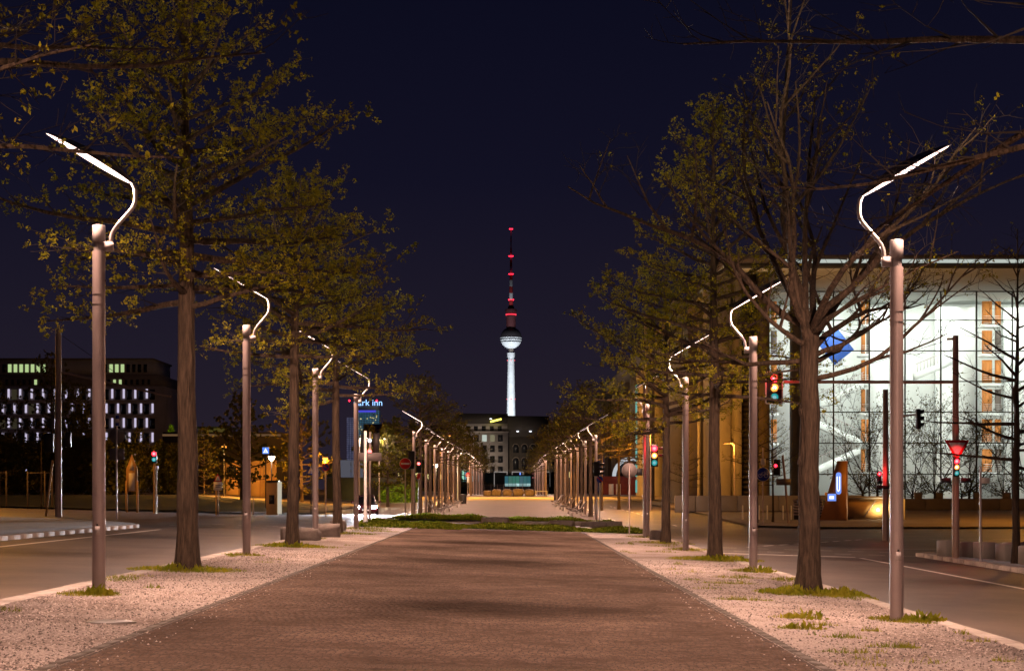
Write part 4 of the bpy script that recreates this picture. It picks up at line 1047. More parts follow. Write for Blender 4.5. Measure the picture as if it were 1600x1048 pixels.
MB().box(25.9,26.2,GY+2,208.9,-.3,23.2).build('end_wall', M['hallwhite'], gh)
# white inner walls with door openings, galleries
for (xa, xb, yw) in ((40.6,43.2,206.0),(48.6,52.9,205.6),(56.5,62,206.2)):
    MB().box(xa,xb,yw,yw+1.2,-.3,22.6).build('inner_wall', M['hallwhite'], gh)
for k, z in enumerate(tz[1:-1]):
    for (xa, xb) in ((27.9,30.0),(53.1,55.2),(39.5,40.35),(61.5,63.5)):
        w_ = xb-xa
        MB().box(xa,xa+w_*.52,203.0,203.25,z+.35,z+2.9).build('wood_door', M['wood'], gh)
        MB().box(xa+w_*.70,xb,203.05,203.3,z+.35,z+2.9).build('wood_panel', M['wood'] if k%2 else M['concrete_d'], gh)
        for r in range(4): MB().box(xa,xb,202.6,202.64,z+.45+.24*r,z+.49+.24*r).build('rail', M['white'], gh)
        MB().box(xa-.15,xb+.15,202.7,204.6,z-.05,z+.22).build('gallery', M['hallwhite'], gh)
def stair(x0, z0, x1, z1, y=201.0):
    M_ = MB(); dz = .75
    M_.prism([(x0,z0-dz),(x1,z1-dz),(x1,z1),(x0,z0)] if x1 > x0 else [(x1,z1-dz),(x0,z0-dz),(x0,z0),(x1,z1)], y, y+1.6)
    st = M_.build('stair_flight', M['hallwhite'], gh)
    for i in range(12):
        u = (i+.5)/12; x = x0+(x1-x0)*u; z = z0+(z1-z0)*u
        MB().box(x-.025,x+.025,y+.1,y+.14,z,z+1.0).build('baluster', M['steel_l'], st)
    MB().tube([(x0,y+.12,z0+1.0),(x1,y+.12,z1+1.0)], .04, 6).build('handrail', M['steel_l'], st)
stair(34.3,11.5,39.4,13.9); stair(34.2,9.6,39.2,7.4); stair(45.2,14.8,49.6,16.6); stair(34.2,4.4,39.0,6.6)
q = 2.75
MB().box(-q/2,q/2,-.05,.05,-q*.56,q*.56, Matrix.Translation((36.1,200.2,17.7)) @ Matrix.Rotation(R(-38),4,'Y')).build('blue_panel', M['blue'], gh)
# hall lights: rows of ceiling luminaires
for (x, y) in ((35,199),(46,199),(58,199),(35,205),(46,205),(58,205),(70,201)):
    ld = bpy.data.lights.new('hall_light','AREA'); ld.shape = 'RECTANGLE'; ld.size = 9; ld.size_y = 3; ld.energy = 930; ld.color = (.96,1.0,.92)
    lo = link('hall_light', ld, gh); lo.location = (x, y, 23.0); lo.rotation_euler = (R(18),0,0)
for k, z in enumerate((16.6,10.0,3.4)):  # added area lights just behind the glass, brightening the back walls
    for x in (33,45,57):
        ld = bpy.data.lights.new('inner_wall_fill','AREA'); ld.shape = 'RECTANGLE'; ld.size = 8; ld.size_y = 1.0; ld.energy = 400; ld.color = (.96,1.0,.93)
        lo = link('inner_wall_fill', ld, gh); lo.location = (x, GY+1.2, z); lo.rotation_euler = (R(68),0,0)
for x in (33,42,51,60):  # added fill spots at ground level to brighten the soffit
    ld = bpy.data.lights.new('soffit_fill','SPOT'); ld.energy = 5200; ld.color = (1,.97,.82); ld.spot_size = R(80); ld.spot_blend = .8
    lo = link('soffit_fill', ld, gh); lo.location = (x, 186, .4); lo.rotation_euler = (R(180),0,0)
# concrete pillars, louvres and columns left of the glass
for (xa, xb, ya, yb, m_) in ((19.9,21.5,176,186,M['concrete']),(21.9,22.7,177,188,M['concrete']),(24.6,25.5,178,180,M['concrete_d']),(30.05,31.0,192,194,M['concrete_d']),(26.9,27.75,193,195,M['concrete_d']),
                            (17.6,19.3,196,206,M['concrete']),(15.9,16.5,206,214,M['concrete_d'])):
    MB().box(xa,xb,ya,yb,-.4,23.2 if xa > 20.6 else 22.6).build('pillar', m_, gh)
for k in range(44): MB().box(22.75,24.5,179,179.3,-.2+.52*k,.12+.52*k).build('louvre', M['darkmetal'], gh)
MB().box(22.75,24.5,179.35,179.6,-.4,23.2).build('louvre_back', M['dark'], gh)
# the receding long side: bays of concrete fins and tall windows
sideX = 24.0
for b in range(16):
    y0 = 200+15.5*b
    MB().box(sideX-1.2,sideX+4,y0,y0+4.2,-.3,23.2).build('fin', M['concrete'] if b%2 else M['concrete_d'], gh)
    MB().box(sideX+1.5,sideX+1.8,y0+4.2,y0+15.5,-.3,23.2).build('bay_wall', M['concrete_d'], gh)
    lit = b in (1,4,5,6,8,9,11)
    for r in range(6):
        z = 1.0+3.6*r
        litr = lit and (rnd.random() < .75 if b < 8 else r > 2)
        wmat = (M['e_white'] if b in (5,6) else emit('bay_glow',(.72,.70,.62),.28+.2*rnd.random())) if litr else M['win']
        for c in range(4):
            ya = y0+4.9+2.6*c
            MB().box(sideX+1.38,sideX+1.49,ya,ya+2.2,z,z+3.2).build('window', wmat, gh)
MB().lathe([(2.2,0),(2.2,18.5),(1.8,19.2)], 18, (20.5,262)).build('stair_tower', M['concrete'], gh, True)
for k in range(7): MB().box(18.25,18.4,261.2,262.8,1.5+2.3*k,3.3+2.3*k).build('stair_window', M['e_teal'], gh)
ar = thing('arched_gatehouse', (0,0,0), 'low red gatehouse with a bright arch behind the far lamps on the right', 'building')
MB().box(15.5,25.5,300,306,0,4.2).build('wall', M['redwall'], ar)
ap = [(20.2+3.2*math.cos(R(a)), 4.2+3.2*math.sin(R(a))) for a in range(0,181,12)]; ai = [(20.2+2.6*math.cos(R(a)), 4.2+2.6*math.sin(R(a))) for a in range(180,-1,-12)]
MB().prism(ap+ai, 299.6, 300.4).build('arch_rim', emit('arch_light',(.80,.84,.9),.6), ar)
MB().prism([(20.2+2.6*math.cos(R(a)), 4.2+2.6*math.sin(R(a))) for a in range(0,181,12)], 300.5, 305).build('arch_window', M['win'], ar)
for x in (16.4,17.6): MB().box(x,x+.8,299.9,299.99,.6,2.9).build('door', M['signwhite'], ar)
# low concrete wall, bollards, entrance to the underground station
lw = thing('plinth_wall', (0,0,0), 'low weathered concrete wall in front of the hall', 'wall')
for i in range(9):
    x = 12.9+1.62*i; MB().bevbox(x,x+1.59,141,141.5,-.2,1.3+.004*i,.02).build('wall_panel', M['concrete'], lw)
lw2 = thing('planter_wall', (0,0,0), 'long dark planter wall under the multi-stem trees', 'planter')
for i in range(14):
    x = 27.6+2.0*i; MB().bevbox(x,x+1.97,146,148,-.3,1.05,.02).build('wall_panel', M['concrete_d'], lw2)
MB().bevbox(25.8,27.4,146.2,148,-.3,1.55,.02).build('end_block', M['orangewall'], lw2)
for i, x in enumerate((30.6,33.2,34.9,38.0,40.4)):
    t = thing('planter_cube', (x,146.9,1.05), f'small square planter with hoop handle on the dark wall, {ORD[i]} from the left', 'planter', 'small planters on the wall')
    MB().bevbox(-.28,.28,-.28,.28,.0,.5,.03).build('tub', M['concrete_d'], t); MB().tube([(-.24,0,.45),(-.22,0,.8),(0,0,.86),(.22,0,.8),(.24,0,.45)], .03, 6).build('hoop', M['darkmetal'], t, True)
for i in range(11):
    x = 15.2+.55*i+(.5 if i > 3 else 0)+(.5 if i > 7 else 0)
    t = thing('bollard', (x,118+.1*i,zg(x,118)), f'slim pale bollard before the concrete wall, {ORD[i]} from the left', 'bollard', 'bollards before the hall')
    MB().tube([(0,0,-.1),(0,0,.92),(0,0,.96)], [.045,.045,.02], 8).build('post', M['white'], t, True)
UX, UY = 21.55, 118.0; uz = zg(UX, UY)
up_ = thing('station_pylon', (UX,UY,uz), 'tapering bronze station pylon with a glowing blue letter U', 'sign', None, R(-24))
body = MB().prism([(-1.35,-.3),(.45,-.3),(.45,3.85),(-.1,3.85)], -.3, .3).build('pylon_body', M['rust'], up_)
cap_pts = [(-.19*0+.0+.17*math.cos(R(a)), 2.95+.17*math.sin(R(a))) for a in range(0,181,15)]+[(.0+.17*math.cos(R(a)), 1.85+.17*math.sin(R(a))) for a in range(180,361,15)]
MB().prism(cap_pts, -.37, -.305).build('blue_capsule', M['e_ublue'], up_)
MB().tube([(-.085,-.385,2.85),(-.085,-.385,2.05),(-.05,-.385,1.93),(0,-.385,1.89),(.05,-.385,1.93),(.085,-.385,2.05),(.085,-.385,2.85)], .035, 6).build('letter', M['e_uwhite'], up_)
pp = MB().box(-.72,-.17,-.36,-.305,1.25,1.72).build('blue_plate', M['e_ublue'], up_)
def text(s_, size, m, parent, loc, rot=(R(90),0,0), ext=.01, name='lettering'):
    c = bpy.data.curves.new(name,'FONT'); c.body = s_; c.size = size; c.extrude = ext; c.align_x = 'CENTER'; c.align_y = 'CENTER'; c.materials.append(m)
    tmp = link(name, c); me = bpy.data.meshes.new_from_object(tmp); bpy.data.objects.remove(tmp)
    o = link(name, me, parent, loc); o.rotation_euler = rot; return o
MB().box(-.60,-.30,-.368,-.361,1.38,1.58).build('pictogram', M['e_uwhite'], up_)
MB().bevbox(-3.2,-1.2,.35,1.2,-.2,1.35,.12).build('escalator_side', M['darkmetal'], up_)
for k in range(6): MB().tube([(-3.2,.32,.35+.18*k),(-1.25,.32,.35+.18*k)], .06, 8).build('steel_rib', M['steel'], up_, True)
se = thing('station_entrance', (23.4,119.5,zg(23.4,119.5)), 'pale lit stair enclosure of the station with two round wall lamps', 'station entrance')
MB().box(-1.2,2.6,1.0,1.25,-.2,1.35).build('back_wall', M['orangewall'], se); MB().box(-1.2,2.6,.8,1.4,1.352,1.52).build('coping', M['concrete'], se); MB().box(2.3,2.6,-.6,.99,-.2,1.35).build('side_wall', M['white'], se)
MB().box(-1.2,2.3,-.6,1.0,-.1,.03).build('landing', M['pave2'], se)
MB().tube([(.2,.85,.15),(1.0,.85,1.3)], .04, 6).build('handrail', M['steel'], se)
for x, z in ((1.15,.62),(1.75,.82)):
    l_ = MB().disc_y(x,.95,z,.1,14,.04).build('wall_lamp', emit('wall_lamp_glow',(1,.86,.55),8), se)
    ld = bpy.data.lights.new('wall_lamp_light','POINT'); ld.color = (1,.8,.45); ld.energy = 45; ld.shadow_soft_size = .1
    lo = link('wall_lamp_light', ld, se); lo.location = (x,.6,z)

# ------------------------------------------------------------------ distant buildings on the left and at the end of the street
ob = thing('office_block', (0,0,0), 'dark office block with staggered bright window slits at the far left', 'building')
oy = 420.
def px(x): return (x-797)/2824*oy
def pz(y): return 1.6+(768-y)/2824*oy
ob_dark = mat('office_cladding', (.30,.25,.23), .7, var=.2, vscale=.2)
MB().box(px(-60),px(256),oy,oy+30,0,pz(603)).build('main_block', ob_dark, ob)
MB().box(px(-60),px(246),oy+2,oy+28,pz(603),pz(584)).build('setback_storey', M['concrete_d'], ob)
MB().box(px(-60),px(233),oy+4,oy+26,pz(584),pz(560)).build('top_storey', M['housegrey'], ob)
MB().box(px(-60),px(235),oy+3.5,oy+27,pz(560),pz(557.5)).build('roof_slab', M['concrete_d'], ob)
for i, x in enumerate(list(range(-4,66,9))+[156+9*k for k in range(8)]):
    lit = i < 8 or i in (9,10,11)
    MB().box(px(x),px(x+5.2),oy+3.85,oy+3.98,pz(579.5),pz(567)).build('window', M['e_green'] if lit and x > 0 else M['win'], ob)
    MB().box(px(x+9),px(x+13),oy+1.85,oy+1.98,pz(600),pz(592)).build('window', M['e_green'] if i in (5,9,10) else M['win'], ob)
for r in range(6):
    yt = 605+22.7*r; off = (0 if r%2 == 0 else -9)
    for c in range(-2,16):
        x = 12+18*c+off
        if x > 244: continue
        MB().box(px(x),px(x+2.9),oy-.25,oy-.02,pz(yt+17),pz(yt+2.5)).build('window', M['e_slit'] if r < 4 or rnd.random() < .6 else M['win'], ob)
        if x+14 < 250: MB().box(px(x+6),px(x+14),oy-.12,oy-.02,pz(yt+19),pz(yt+3)).build('window', M['win'] if rnd.random() < .85 else emit('dim_window',(.6,.5,.3),.05), ob)
    MB().box(px(-60),px(250),oy-.3,oy-.02,pz(yt+22.2),pz(yt+20)).build('floor_band', ob_dark, ob)
# lit poplar and pale low house behind
sm = thing('pale_house', (0,0,0), 'small pale house with flat roof beside the green-lit poplar', 'building')
MB().box(-57,-51.5,330,336,0,13.2).build('wall', M['housegrey'], sm); MB().box(-57.3,-51.2,329.7,336.3,13.2,13.5).build('roof', M['roofdark'], sm)
for k in range(4): MB().box(-56.4+1.2*k,-55.7+1.2*k,329.9,329.98,9.2,10.6).build('window', M['e_white'] if k in (1,3) else M['win'], sm)
pop = thing('poplar_tree', (-56.3,300,0), 'small bright green floodlit poplar', 'tree', 'dark trees beyond the side street')
ra = np.random.default_rng(77); n = 2600; hh = ra.uniform(0,1,n); rr = .95*(1-hh)**.6*np.sqrt(ra.random(n))+.05; aa = ra.uniform(0,6.28,n)
C = np.stack([np.cos(aa)*rr, np.sin(aa)*rr, 8.0+hh*4.6],1); u = ra.normal(size=(n,3))*.14; v = ra.normal(size=(n,3))*.09
link('crown', quads_mesh('crown', np.stack([C-u,C+v,C+u,C-v],1), M['hedge']), pop); MB().cyl(0,0,0,8.6,.2,.1,8).build('trunk', M['bark'], pop)
ld = bpy.data.lights.new('flood_light','SPOT'); ld.energy = 16000; ld.color = (.85,1,.12); ld.spot_size = R(40); lo = link('flood_light', ld, pop); lo.location = (0,-9,5.0); lo.rotation_euler = (R(118),0,0)
# orange-lit house wall
ow_ = thing('orange_house', (0,0,0), 'long low house wall glowing orange under the lanterns', 'building')
for i in range(4):
    x = -29.9+1.33*i; MB().box(x,x+1.31,190,190.4,0,4.9).build('wall_panel', M['orangewall'], ow_)
MB().box(-30.0,-24.5,189.8,196,4.9,5.1).build('roof', M['roofdark'], ow_)
MB().box(-29.6,-28.8,189.9,189.98,3.4,4.3).build('window', M['win'], ow_)
for x in (-26.3,): MB().box(x,x+.06,189.9,189.98,0,4.9).build('downpipe', M['rust'], ow_)
rb = thing('long_roof_building', (0,0,0), 'low building with lit eaves line above the dark trees', 'building')
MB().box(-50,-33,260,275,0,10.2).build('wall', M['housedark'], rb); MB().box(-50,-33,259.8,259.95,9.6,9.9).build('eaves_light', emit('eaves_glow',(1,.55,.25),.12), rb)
gb = thing('glazed_shed', (0,0,0), 'shed with pale glazed upper storey behind the trees', 'building')
MB().box(-20.8,-12.5,205,214,0,3.2).build('wall', M['housedark'], gb)
for k in range(3): MB().box(-20.8+1.4*k,-19.5+1.4*k,204.9,205.2,3.25,5.2).build('window', emit('shed_glow',(.5,.5,.62),.16) if k%3 else M['win'], gb)
# clipped green hedge, lit
hd = thing('hedge', (0,0,0), 'tall clipped hedge lit bright green behind the road', 'hedge')
ra = np.random.default_rng(55); n = 5200; C = np.stack([ra.uniform(-14.4,-10.2,n), ra.uniform(199.4,201.5,n), ra.uniform(0,2.5,n)],1); u = ra.normal(size=(n,3))*.12; v = ra.normal(size=(n,3))*.07
link('foliage', quads_mesh('foliage', np.stack([C-u,C+v,C+u,C-v],1), M['hedge']), hd); MB().bevbox(-14.2,-10.4,199.8,201.2,0,2.3,.2).build('core', M['lawn'], hd)
ld = bpy.data.lights.new('hedge_light','SPOT'); ld.energy = 3500; ld.color = (1,.95,.25); ld.spot_size = R(90); lo = link('hedge_light', ld, hd); lo.location = (-12.2,194,2.4); lo.rotation_euler = (R(84),0,0)
# grey house at the end of the street
gy = 600.
def gx(x): return (x-797)/2824*gy
def gz(y): return 1.6+(768-y)/2824*gy
g = thing('grey_house', (0,0,0), 'pale grey five-storey house closing the street below the tower', 'building')
MB().box(gx(700),gx(794),gy,gy+18,0,gz(675)).build('wall', M['housegrey'], g)
MB().box(gx(700),gx(795),gy-.4,gy+18.4,gz(675),gz(673.4)).build('cornice', M['housegrey'], g)
MB().box(gx(700),gx(793),gy+1.5,gy+17,gz(673.4),gz(661)).build('attic_storey', M['housegrey'], g)
MB().prism([(gx(700),gz(661)),(gx(794),gz(661)),(gx(794),gz(646)),(gx(715),gz(645))], gy+1.6, gy+17).build('roof', M['roofdark'], g)
for r, yt in enumerate((679,695.5,712,728.5,745)):
    for c in range(6):
        x = 728.5+12.5*c-12.5
        m_ = M['win']
        if r == 0 and c == 3: m_ = emit('lit_room',(.85,.95,.85),.55)
        if r == 0 and c == 4: m_ = emit('lit_room_warm',(.9,.8,.5),.22)
        wnd = MB().box(gx(x),gx(x+7.2),gy-.12,gy-.02,gz(yt+10.5),gz(yt)).build('window', m_, g)
        MB().box(gx(x)-.15,gx(x+7.2)+.15,gy-.3,gy-.02,gz(yt+11.3),gz(yt+10.6)).build('sill', M['housegrey'], wnd)
for c in range(6):
    x = 728+12.5*c-12.5; MB().box(gx(x),gx(x+6),gy+1.38,gy+1.48,gz(672.5),gz(665)).build('window', M['win'], g)
MB().box(-1.9,1.9,-.2,.2,-.28,.28, Matrix.Translation((gx(775),gy-.2,gz(656.5))) @ Matrix.Rotation(R(-14),4,'Y')).build('roof_floodlight', M['e_yellow'], g)
MB().lathe([(.35,gz(655)),(.45,gz(654)),(.2,gz(653))], 10, (gx(767),gy-.2)).build('roof_lamp', M['e_white'], g)
dh = thing('dark_house', (0,0,0), 'dark old building with tall arched windows right of the grey house', 'building')
MB().box(gx(794)+.01,gx(862),gy+1,gy+18,0,gz(682)).build('wall', M['housedark'], dh)
MB().prism([(gx(793)+.02,gz(682)),(gx(864),gz(682)),(gx(858),gz(650)),(gx(793)+.02,gz(649))], gy+.6, gy+18).build('roof', M['roofdark'], dh)
for r, (yt, hh_) in enumerate(((695,12),(716,17),(742,10))):
    for c in range(4):
        x = 802+13.5*c; r_ = 4.2/2824*gy
        pts = [(gx(x),gz(yt+hh_)),(gx(x+8.4),gz(yt+hh_))]+[(gx(x+4.2)+r_*math.cos(R(a)), gz(yt+3)+r_*math.sin(R(a))) for a in range(0,181,20)]
        MB().prism(pts, gy+.85, gy+.98).build('window', M['win'], dh)
        rim = [(gx(x+4.2)+r_*k_*math.cos(R(a)), gz(yt+3)+r_*k_*math.sin(R(a))) for k_, rng in ((1.3,range(0,181,20)),(1.05,range(180,-1,-20))) for a in rng]
        MB().prism(rim, gy+.7, gy+.84).build('window_arch', M['concrete_d'], dh)
for x in (809,829): MB().lathe([(.3,gz(674.6)),(.5,gz(673.6)),(.25,gz(672.6))], 10, (gx(x),gy+.2)).build('roof_lamp', M['e_white'], dh)
# far house masses behind the trees
for (xa, xb, yt, y, lb) in ((640,705,668,640,'dim brick house behind the left avenue trees'),(858,930,665,560,'dark house behind the right avenue trees'),(600,650,690,520,'dark flat-roofed house behind the twin street lights')):
    t = thing('far_house', (0,0,0), lb, 'building', 'dark houses at the end of the street')
    f_ = y/2824
    MB().box((xa-797)*f_,(xb-797)*f_,y,y+15,0,1.6+(768-yt)*f_).build('wall', M['housedark'], t); MB().box((xa-798)*f_,(xb-796)*f_,y-.4,y+15.4,1.6+(768-yt)*f_,2.4+(768-yt)*f_).build('roof', M['roofdark'], t)
    for c in range(6):
        for r in range(3):
            x = (xa-797)*f_+1+(xb-xa)*f_/6*c; MB().box(x,x+1.1,y-.1,y-.01,6+3.6*r,7.8+3.6*r).build('window', M['win'] if rnd.random() < .88 else M['e_warm'], t)
# teal glass pavilion and white frames at the end
tp_ = thing('glass_pavilion', (0,0,0), 'low glass pavilion glowing turquoise at the end of the promenade', 'pavilion')
f_ = 450/2824
for i in range(7):
    x = (789-797)*f_+i*.92; MB().box(x,x+.86,450,450.1,1.6+(768-759.5)*f_,1.6+(768-743.5)*f_).build('pane', emit('pavilion_glow',(.05+.05*rnd.random(),.20+.1*rnd.random(),.20+.08*rnd.random()),.55), tp_)
    MB().box(x,x+.86,449.8,449.95,1.6+(768-759)*f_,1.6+(768-755)*f_).build('lit_sill', emit('pavilion_bright',(.55,.85,.85),rnd.uniform(.3,.9)), tp_)
MB().box((788-797)*f_,(830-797)*f_,449.5,454,1.6+(768-743)*f_,1.6+(768-741.5)*f_).build('roof', M['darkmetal'], tp_); MB().box((789-797)*f_,(829-797)*f_,450.3,454,0,1.6+(768-743)*f_).build('back_wall', M['darkmetal'], tp_)
sf = thing('shop_front', (0,0,0), 'white-framed shop fronts behind the glass pavilion', 'building')
f_ = 560/2824
for (xa, xb) in ((772,793),(800,818),(840,860)):
    for (x0, x1, y0, y1) in ((xa,xb,737.5,736.2),(xa,xa+1,760,737.5),(xb-1,xb,760,737.5)): MB().box((x0-797)*f_,(x1-797)*f_,560,560.5,1.6+(768-y0)*f_,1.6+(768-y1)*f_).build('frame', emit('frame_light',(.85,.75,.7),.35), sf)
MB().box((700-797)*f_,(870-797)*f_,561,566,0,1.6+(768-738)*f_).build('wall', M['housedark'], sf)
MB().box((812-797)*f_,(814-797)*f_,560.2,560.6,1.6+(768-742)*f_,1.6+(768-738)*f_).build('blue_sign', M['e_blue'], sf)
for y0 in (739,745): MB().box((832-797)*f_,(838-797)*f_,558,558.3,1.6+(768-y0-2)*f_,1.6+(768-y0)*f_).build('red_sign', emit('red_sign_glow',(1,.35,.4),.7), sf)
for i in range(6): MB().box((722-797)*f_+i*.9,(725.5-797)*f_+i*.9,559,559.2,1.6+(768-752)*f_,1.6+(768-731-rnd.uniform(0,5))*f_).build('shop_window', emit('shop_glow',(.25,.65,.8) if i%2 else (.4,.8,.55),rnd.uniform(.3,.8)), sf)
rl = thing('railing', (0,0,1.12), 'thin metal railing across the far end of the promenade', 'railing')
for k in range(5): MB().box(-9,9,428,428.06,.3+.45*k,.36+.45*k).build('rail', M['steel_l'], rl)
for k in range(13): MB().box(-9+1.5*k-.05,-9+1.5*k+.05,428.07,428.15,0,2.3).build('post', M['steel_l'], rl)

# ------------------------------------------------------------------ television tower
tw = thing('television_tower', (1.5,2530,0), 'floodlit concrete television tower with sphere and red-striped antenna', 'tower')
def lt(prof, nm, m, n=28, par=tw): return MB().lathe(prof, n).build(nm, m, par, True)
lt([(7.6,0),(6.2,90),(5.4,140),(4.3,193)], 'shaft', M['tower'])
lt([(5.4,190),(5.4,196),(3.6,196.2)], 'shaft_collar', M['tower'])
lt([(3.4,195),(3.4,203)], 'shaft_neck', M['concrete_d'])
sph = lt([(3.5,202)]+[(15.2*math.cos(R(a)), 217+15.2*math.sin(R(a))) for a in range(-70,-1,7)]+[(15.2,217)], 'sphere_lower', M['tower'], 36)
lt([(15.2,217.05)]+[(15.0*math.cos(R(a)), 217.05+15.0*math.sin(R(a))) for a in range(6,80,7)], 'sphere_upper', mat('sphere_shaded',(.06,.05,.055),.35,metal=.5), 36)  # floodlights miss the upper half: its shade is put into a darker colour
for (z, h_) in ((211.5,1.6),(214.8,1.4)):
    for k in range(30):
        a = R(180+k*6); r_ = math.sqrt(15.2**2-(z-217)**2)+.05
        MB().box(-.9,.9,-.15,.15,-h_/2,h_/2, Matrix.Translation((r_*math.cos(a), r_*math.sin(a), z)) @ Matrix.Rotation(a+R(90),4,'Z')).build('window', M['win'], sph)
redb = mat('antenna_red_dark',(.07,.018,.02),.6)
lt([(6.6,231),(6.6,246),(7.4,246.2),(7.4,247.5),(6.2,248),(6.2,252),(8.0,252.2),(8.0,256.5),(7.8,257),(4.6,257.2),(4.2,261)], 'antenna_base', redb)
MB().lathe([(7.5,248.6),(7.7,249.4),(7.5,250.4)], 24).build('red_light_ring', emit('ring_red',(1,.05,.09),1.2), tw)
z = 261.0; k = 0; rr0 = 3.2
while z < 368:
    h_ = 9.2 if k < 8 else 8.0; r_ = 3.0-2.4*(z-261)/107
    MB().cyl(0,0,z,min(z+h_,369),r_,max(.5,r_-.2),12).build('antenna_section', M['towerband'] if k%2 == 0 else M['tower'], tw, True); z += h_; k += 1
for (z, wd) in ((369,2.2),(331,3.0),(306,3.2),(270,4.0)):
    for x in (-wd*.8,0,wd*.8): MB().lathe([(.2,z-1.0),(1.0,z),(.2,z+1.0)], 8, (x,-2.2)).build('beacon', M['e_beacon'], tw)
for (z, wd) in ((185,5.0),(131,5.8)):
    for x in (-wd,0,wd): MB().lathe([(.2,z-.8),(.8,z),(.2,z+.8)], 8, (x,-6.2)).build('beacon', emit('dim_beacon',(1,.1,.15),1.2), tw)
for (x, y, e_) in ((-120,-185,1.0),(125,-180,.9),(0,-220,.8)):
    ld = bpy.data.lights.new('flood_light','SPOT'); ld.energy = 2.5e6*e_; ld.color = (.86,.93,1); ld.spot_blend = .6; ld.spot_size = R(50); ld.shadow_soft_size = 1.5
    lo = link('flood_light', ld, tw); lo.location = (x, y, 12); d_ = Vector((0,0,134))-Vector((x,y,12)); lo.rotation_euler = d_.to_track_quat('-Z','Y').to_euler()
# hotel high-rise with sign
ht = thing('hotel_tower', (0,0,0), 'far bluish hotel high-rise with a glowing blue rooftop sign', 'building')
f_ = 2650/2824
def hx(x): return (x-797)*f_
def hz(y): return 1.6+(768-y)*f_
def grid_glow(name, a, b, s_):
    m = bpy.data.materials.new(name); m.use_nodes = True; n = m.node_tree; p = n.nodes['Principled BSDF']
    p.inputs['Base Color'].default_value = (.05,.06,.08,1); t = n.nodes.new('ShaderNodeTexCoord'); mp = n.nodes.new('ShaderNodeMapping'); mp.inputs['Rotation'].default_value = (R(90),0,0)
    br = n.nodes.new('ShaderNodeTexBrick'); br.offset = 0; br.inputs['Scale'].default_value = 1; br.inputs['Brick Width'].default_value = 2.4; br.inputs['Row Height'].default_value = 3.2; br.inputs['Mortar Size'].default_value = .5
    br.inputs['Color1'].default_value = (*a,1); br.inputs['Color2'].default_value = (*b,1); br.inputs['Mortar'].default_value = (.01,.012,.02,1)
    n.links.new(t.outputs['Object'], mp.inputs[0]); n.links.new(mp.outputs[0], br.inputs['Vector']); n.links.new(br.outputs[0], p.inputs['Emission Color']); p.inputs['Emission Strength'].default_value = s_
    return m
MB().box(hx(542),hx(556),2650,2690,0,hz(652)).build('side_wing', grid_glow('hotel_side',(.14,.14,.24),(.08,.08,.16),.8), ht)
MB().box(hx(556.2),hx(592),2655,2690,0,hz(640)).build('main_slab', grid_glow('hotel_front',(.04,.16,.22),(.03,.10,.15),.8), ht)
MB().box(hx(557),hx(587),2654,2654.8,hz(643.5),hz(640.5)).build('blue_band', emit('blue_band_light',(.08,.08,.75),.9), ht)
MB().box(hx(560),hx(590),2656,2688,hz(640),hz(634)).build('roof_house', M['concrete_d'], ht)
text('park inn', 13, emit('hotel_letters',(.30,.55,1.0),1.8), ht, (hx(575),2653,hz(629)), ext=.3)
for x in (545.5,588.5): MB().lathe([(.5,hz(627)),(1.5,hz(625.5)),(.5,hz(624))], 8, (hx(x),2653)).build('beacon', M['e_beacon'], ht)
for i in range(26):
    x = rnd.uniform(558,590); y = rnd.uniform(647,680); MB().box(hx(x),hx(x+1.3),2654,2654.6,hz(y+1.4),hz(y)).build('window', M['e_warm'], ht)
ab = thing('apartment_block', (0,0,0), 'brown apartment block in front of the hotel tower', 'building')
f2 = 1000/2824
MB().box((568-797)*f2,(622-797)*f2,1000,1020,0,1.6+(768-662)*f2).build('wall', mat('brown_render',(.20,.13,.12),.8,emis=(.06,.03,.03),estr=0), ab)
for r in range(5):
    for c in range(9):
        x = (571-797)*f2+2.1*c; z = 1.6+(768-667-6.5*r)*f2-1.2
        MB().box(x,x+1.2,999.8,999.98,z,z+1.2).build('window', M['e_warm'] if rnd.random() < .14 else M['win'], ab)

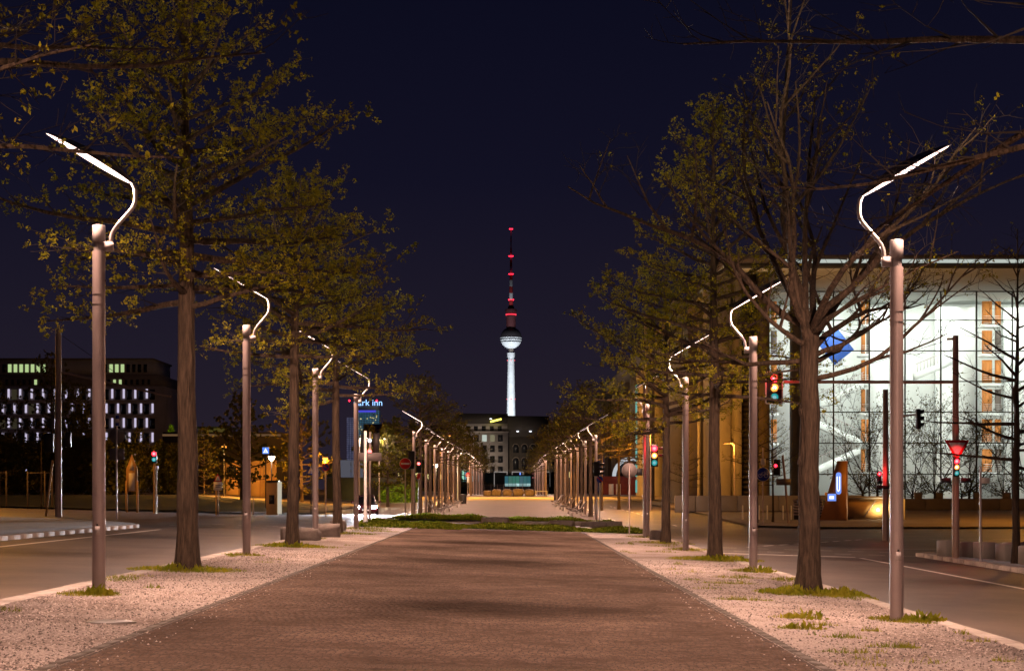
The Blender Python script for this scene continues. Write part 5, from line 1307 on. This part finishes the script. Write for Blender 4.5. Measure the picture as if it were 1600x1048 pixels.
# ------------------------------------------------------------------ car with lit headlights on the far left road
ca = thing('car', (-10.2,128,-.10), 'dark red car coming towards us with dazzling headlights on the left road', 'car', None, R(4))
def loft(secs, n=12):
    v = []; f = []
    for (y, hw, z0, z1, tw_) in secs:
        for k in range(n):
            a = 2*math.pi*(k+.5)/n; c, s_ = math.cos(a), math.sin(a)
            sg_ = lambda q, e_: math.copysign(abs(q)**e_, q)
            zc = (z0+z1)/2; hx_ = hw*(1 if s_ < 0 else tw_); v.append((sg_(c,.45)*hx_, y, zc+sg_(s_,.45)*(z1-z0)/2))
    m = len(secs)
    for i in range(m-1):
        for k in range(n): j=(k+1)%n; f.append((i*n+k,i*n+j,(i+1)*n+j,(i+1)*n+k))
    f.append(tuple(range(n-1,-1,-1))); f.append(tuple(range((m-1)*n,m*n))); mb = MB(); mb.add(v, f); return mb
loft([(-2.15,.70,.32,.62,.95),(-2.05,.82,.22,.72,.96),(-1.2,.88,.2,.86,.95),(-.2,.9,.2,.92,.95),(1.2,.9,.2,.95,.95),(2.0,.84,.26,.92,.95),(2.15,.76,.36,.8,.95)]).build('body', M['carpaint'], ca, True)
cabn = loft([(-.95,.74,.85,.9,.9),(-.35,.74,.85,1.36,.82),(.2,.74,.85,1.45,.8),(1.0,.74,.85,1.42,.8),(1.7,.72,.86,.98,.85)]).build('cabin', M['win'], ca, True)
loft([(-.3,.6,1.36,1.40,.95),(.2,.6,1.44,1.48,.95),(1.0,.6,1.40,1.45,.95)]).build('roof', M['carpaint'], ca, True)
for x in (-.78,.78):
    for y in (-1.35,1.35):
        wh = link('wheel', None, ca)
        MB().tube([(x-.11,y,.31),(x+.11,y,.31)], .31, 18).build('tyre', M['rubber'], wh, True); MB().tube([(x-.12,y,.31),(x+.12,y,.31)], .19, 14).build('rim', M['steel_l'], wh, True)
for x in (-.6,.6):
    hl = MB().bevbox(x-.17,x+.17,-2.19,-2.10,.56,.72,.02).build('headlight', M['e_head'], ca)
    ld = bpy.data.lights.new('headlight_beam','SPOT'); ld.energy = 45000; ld.color = (.85,.9,1); ld.spot_size = R(80); ld.spot_blend = .8; ld.shadow_soft_size = .08
    lo = link('headlight_beam', ld, ca); lo.location = (x,-2.3,.64); lo.rotation_euler = (R(80),0,R(180))
MB().box(-.26,.26,-2.2,-2.17,.36,.47).build('number_plate', M['signwhite'], ca); MB().bevbox(-.4,.4,-2.18,-2.12,.5,.6,.01).build('grille', M['dark'], ca)
for x in (-.95,.95): MB().bevbox(x-.09,x+.09,-.75,-.6,.92,1.05,.02).build('mirror', M['carpaint'], ca)
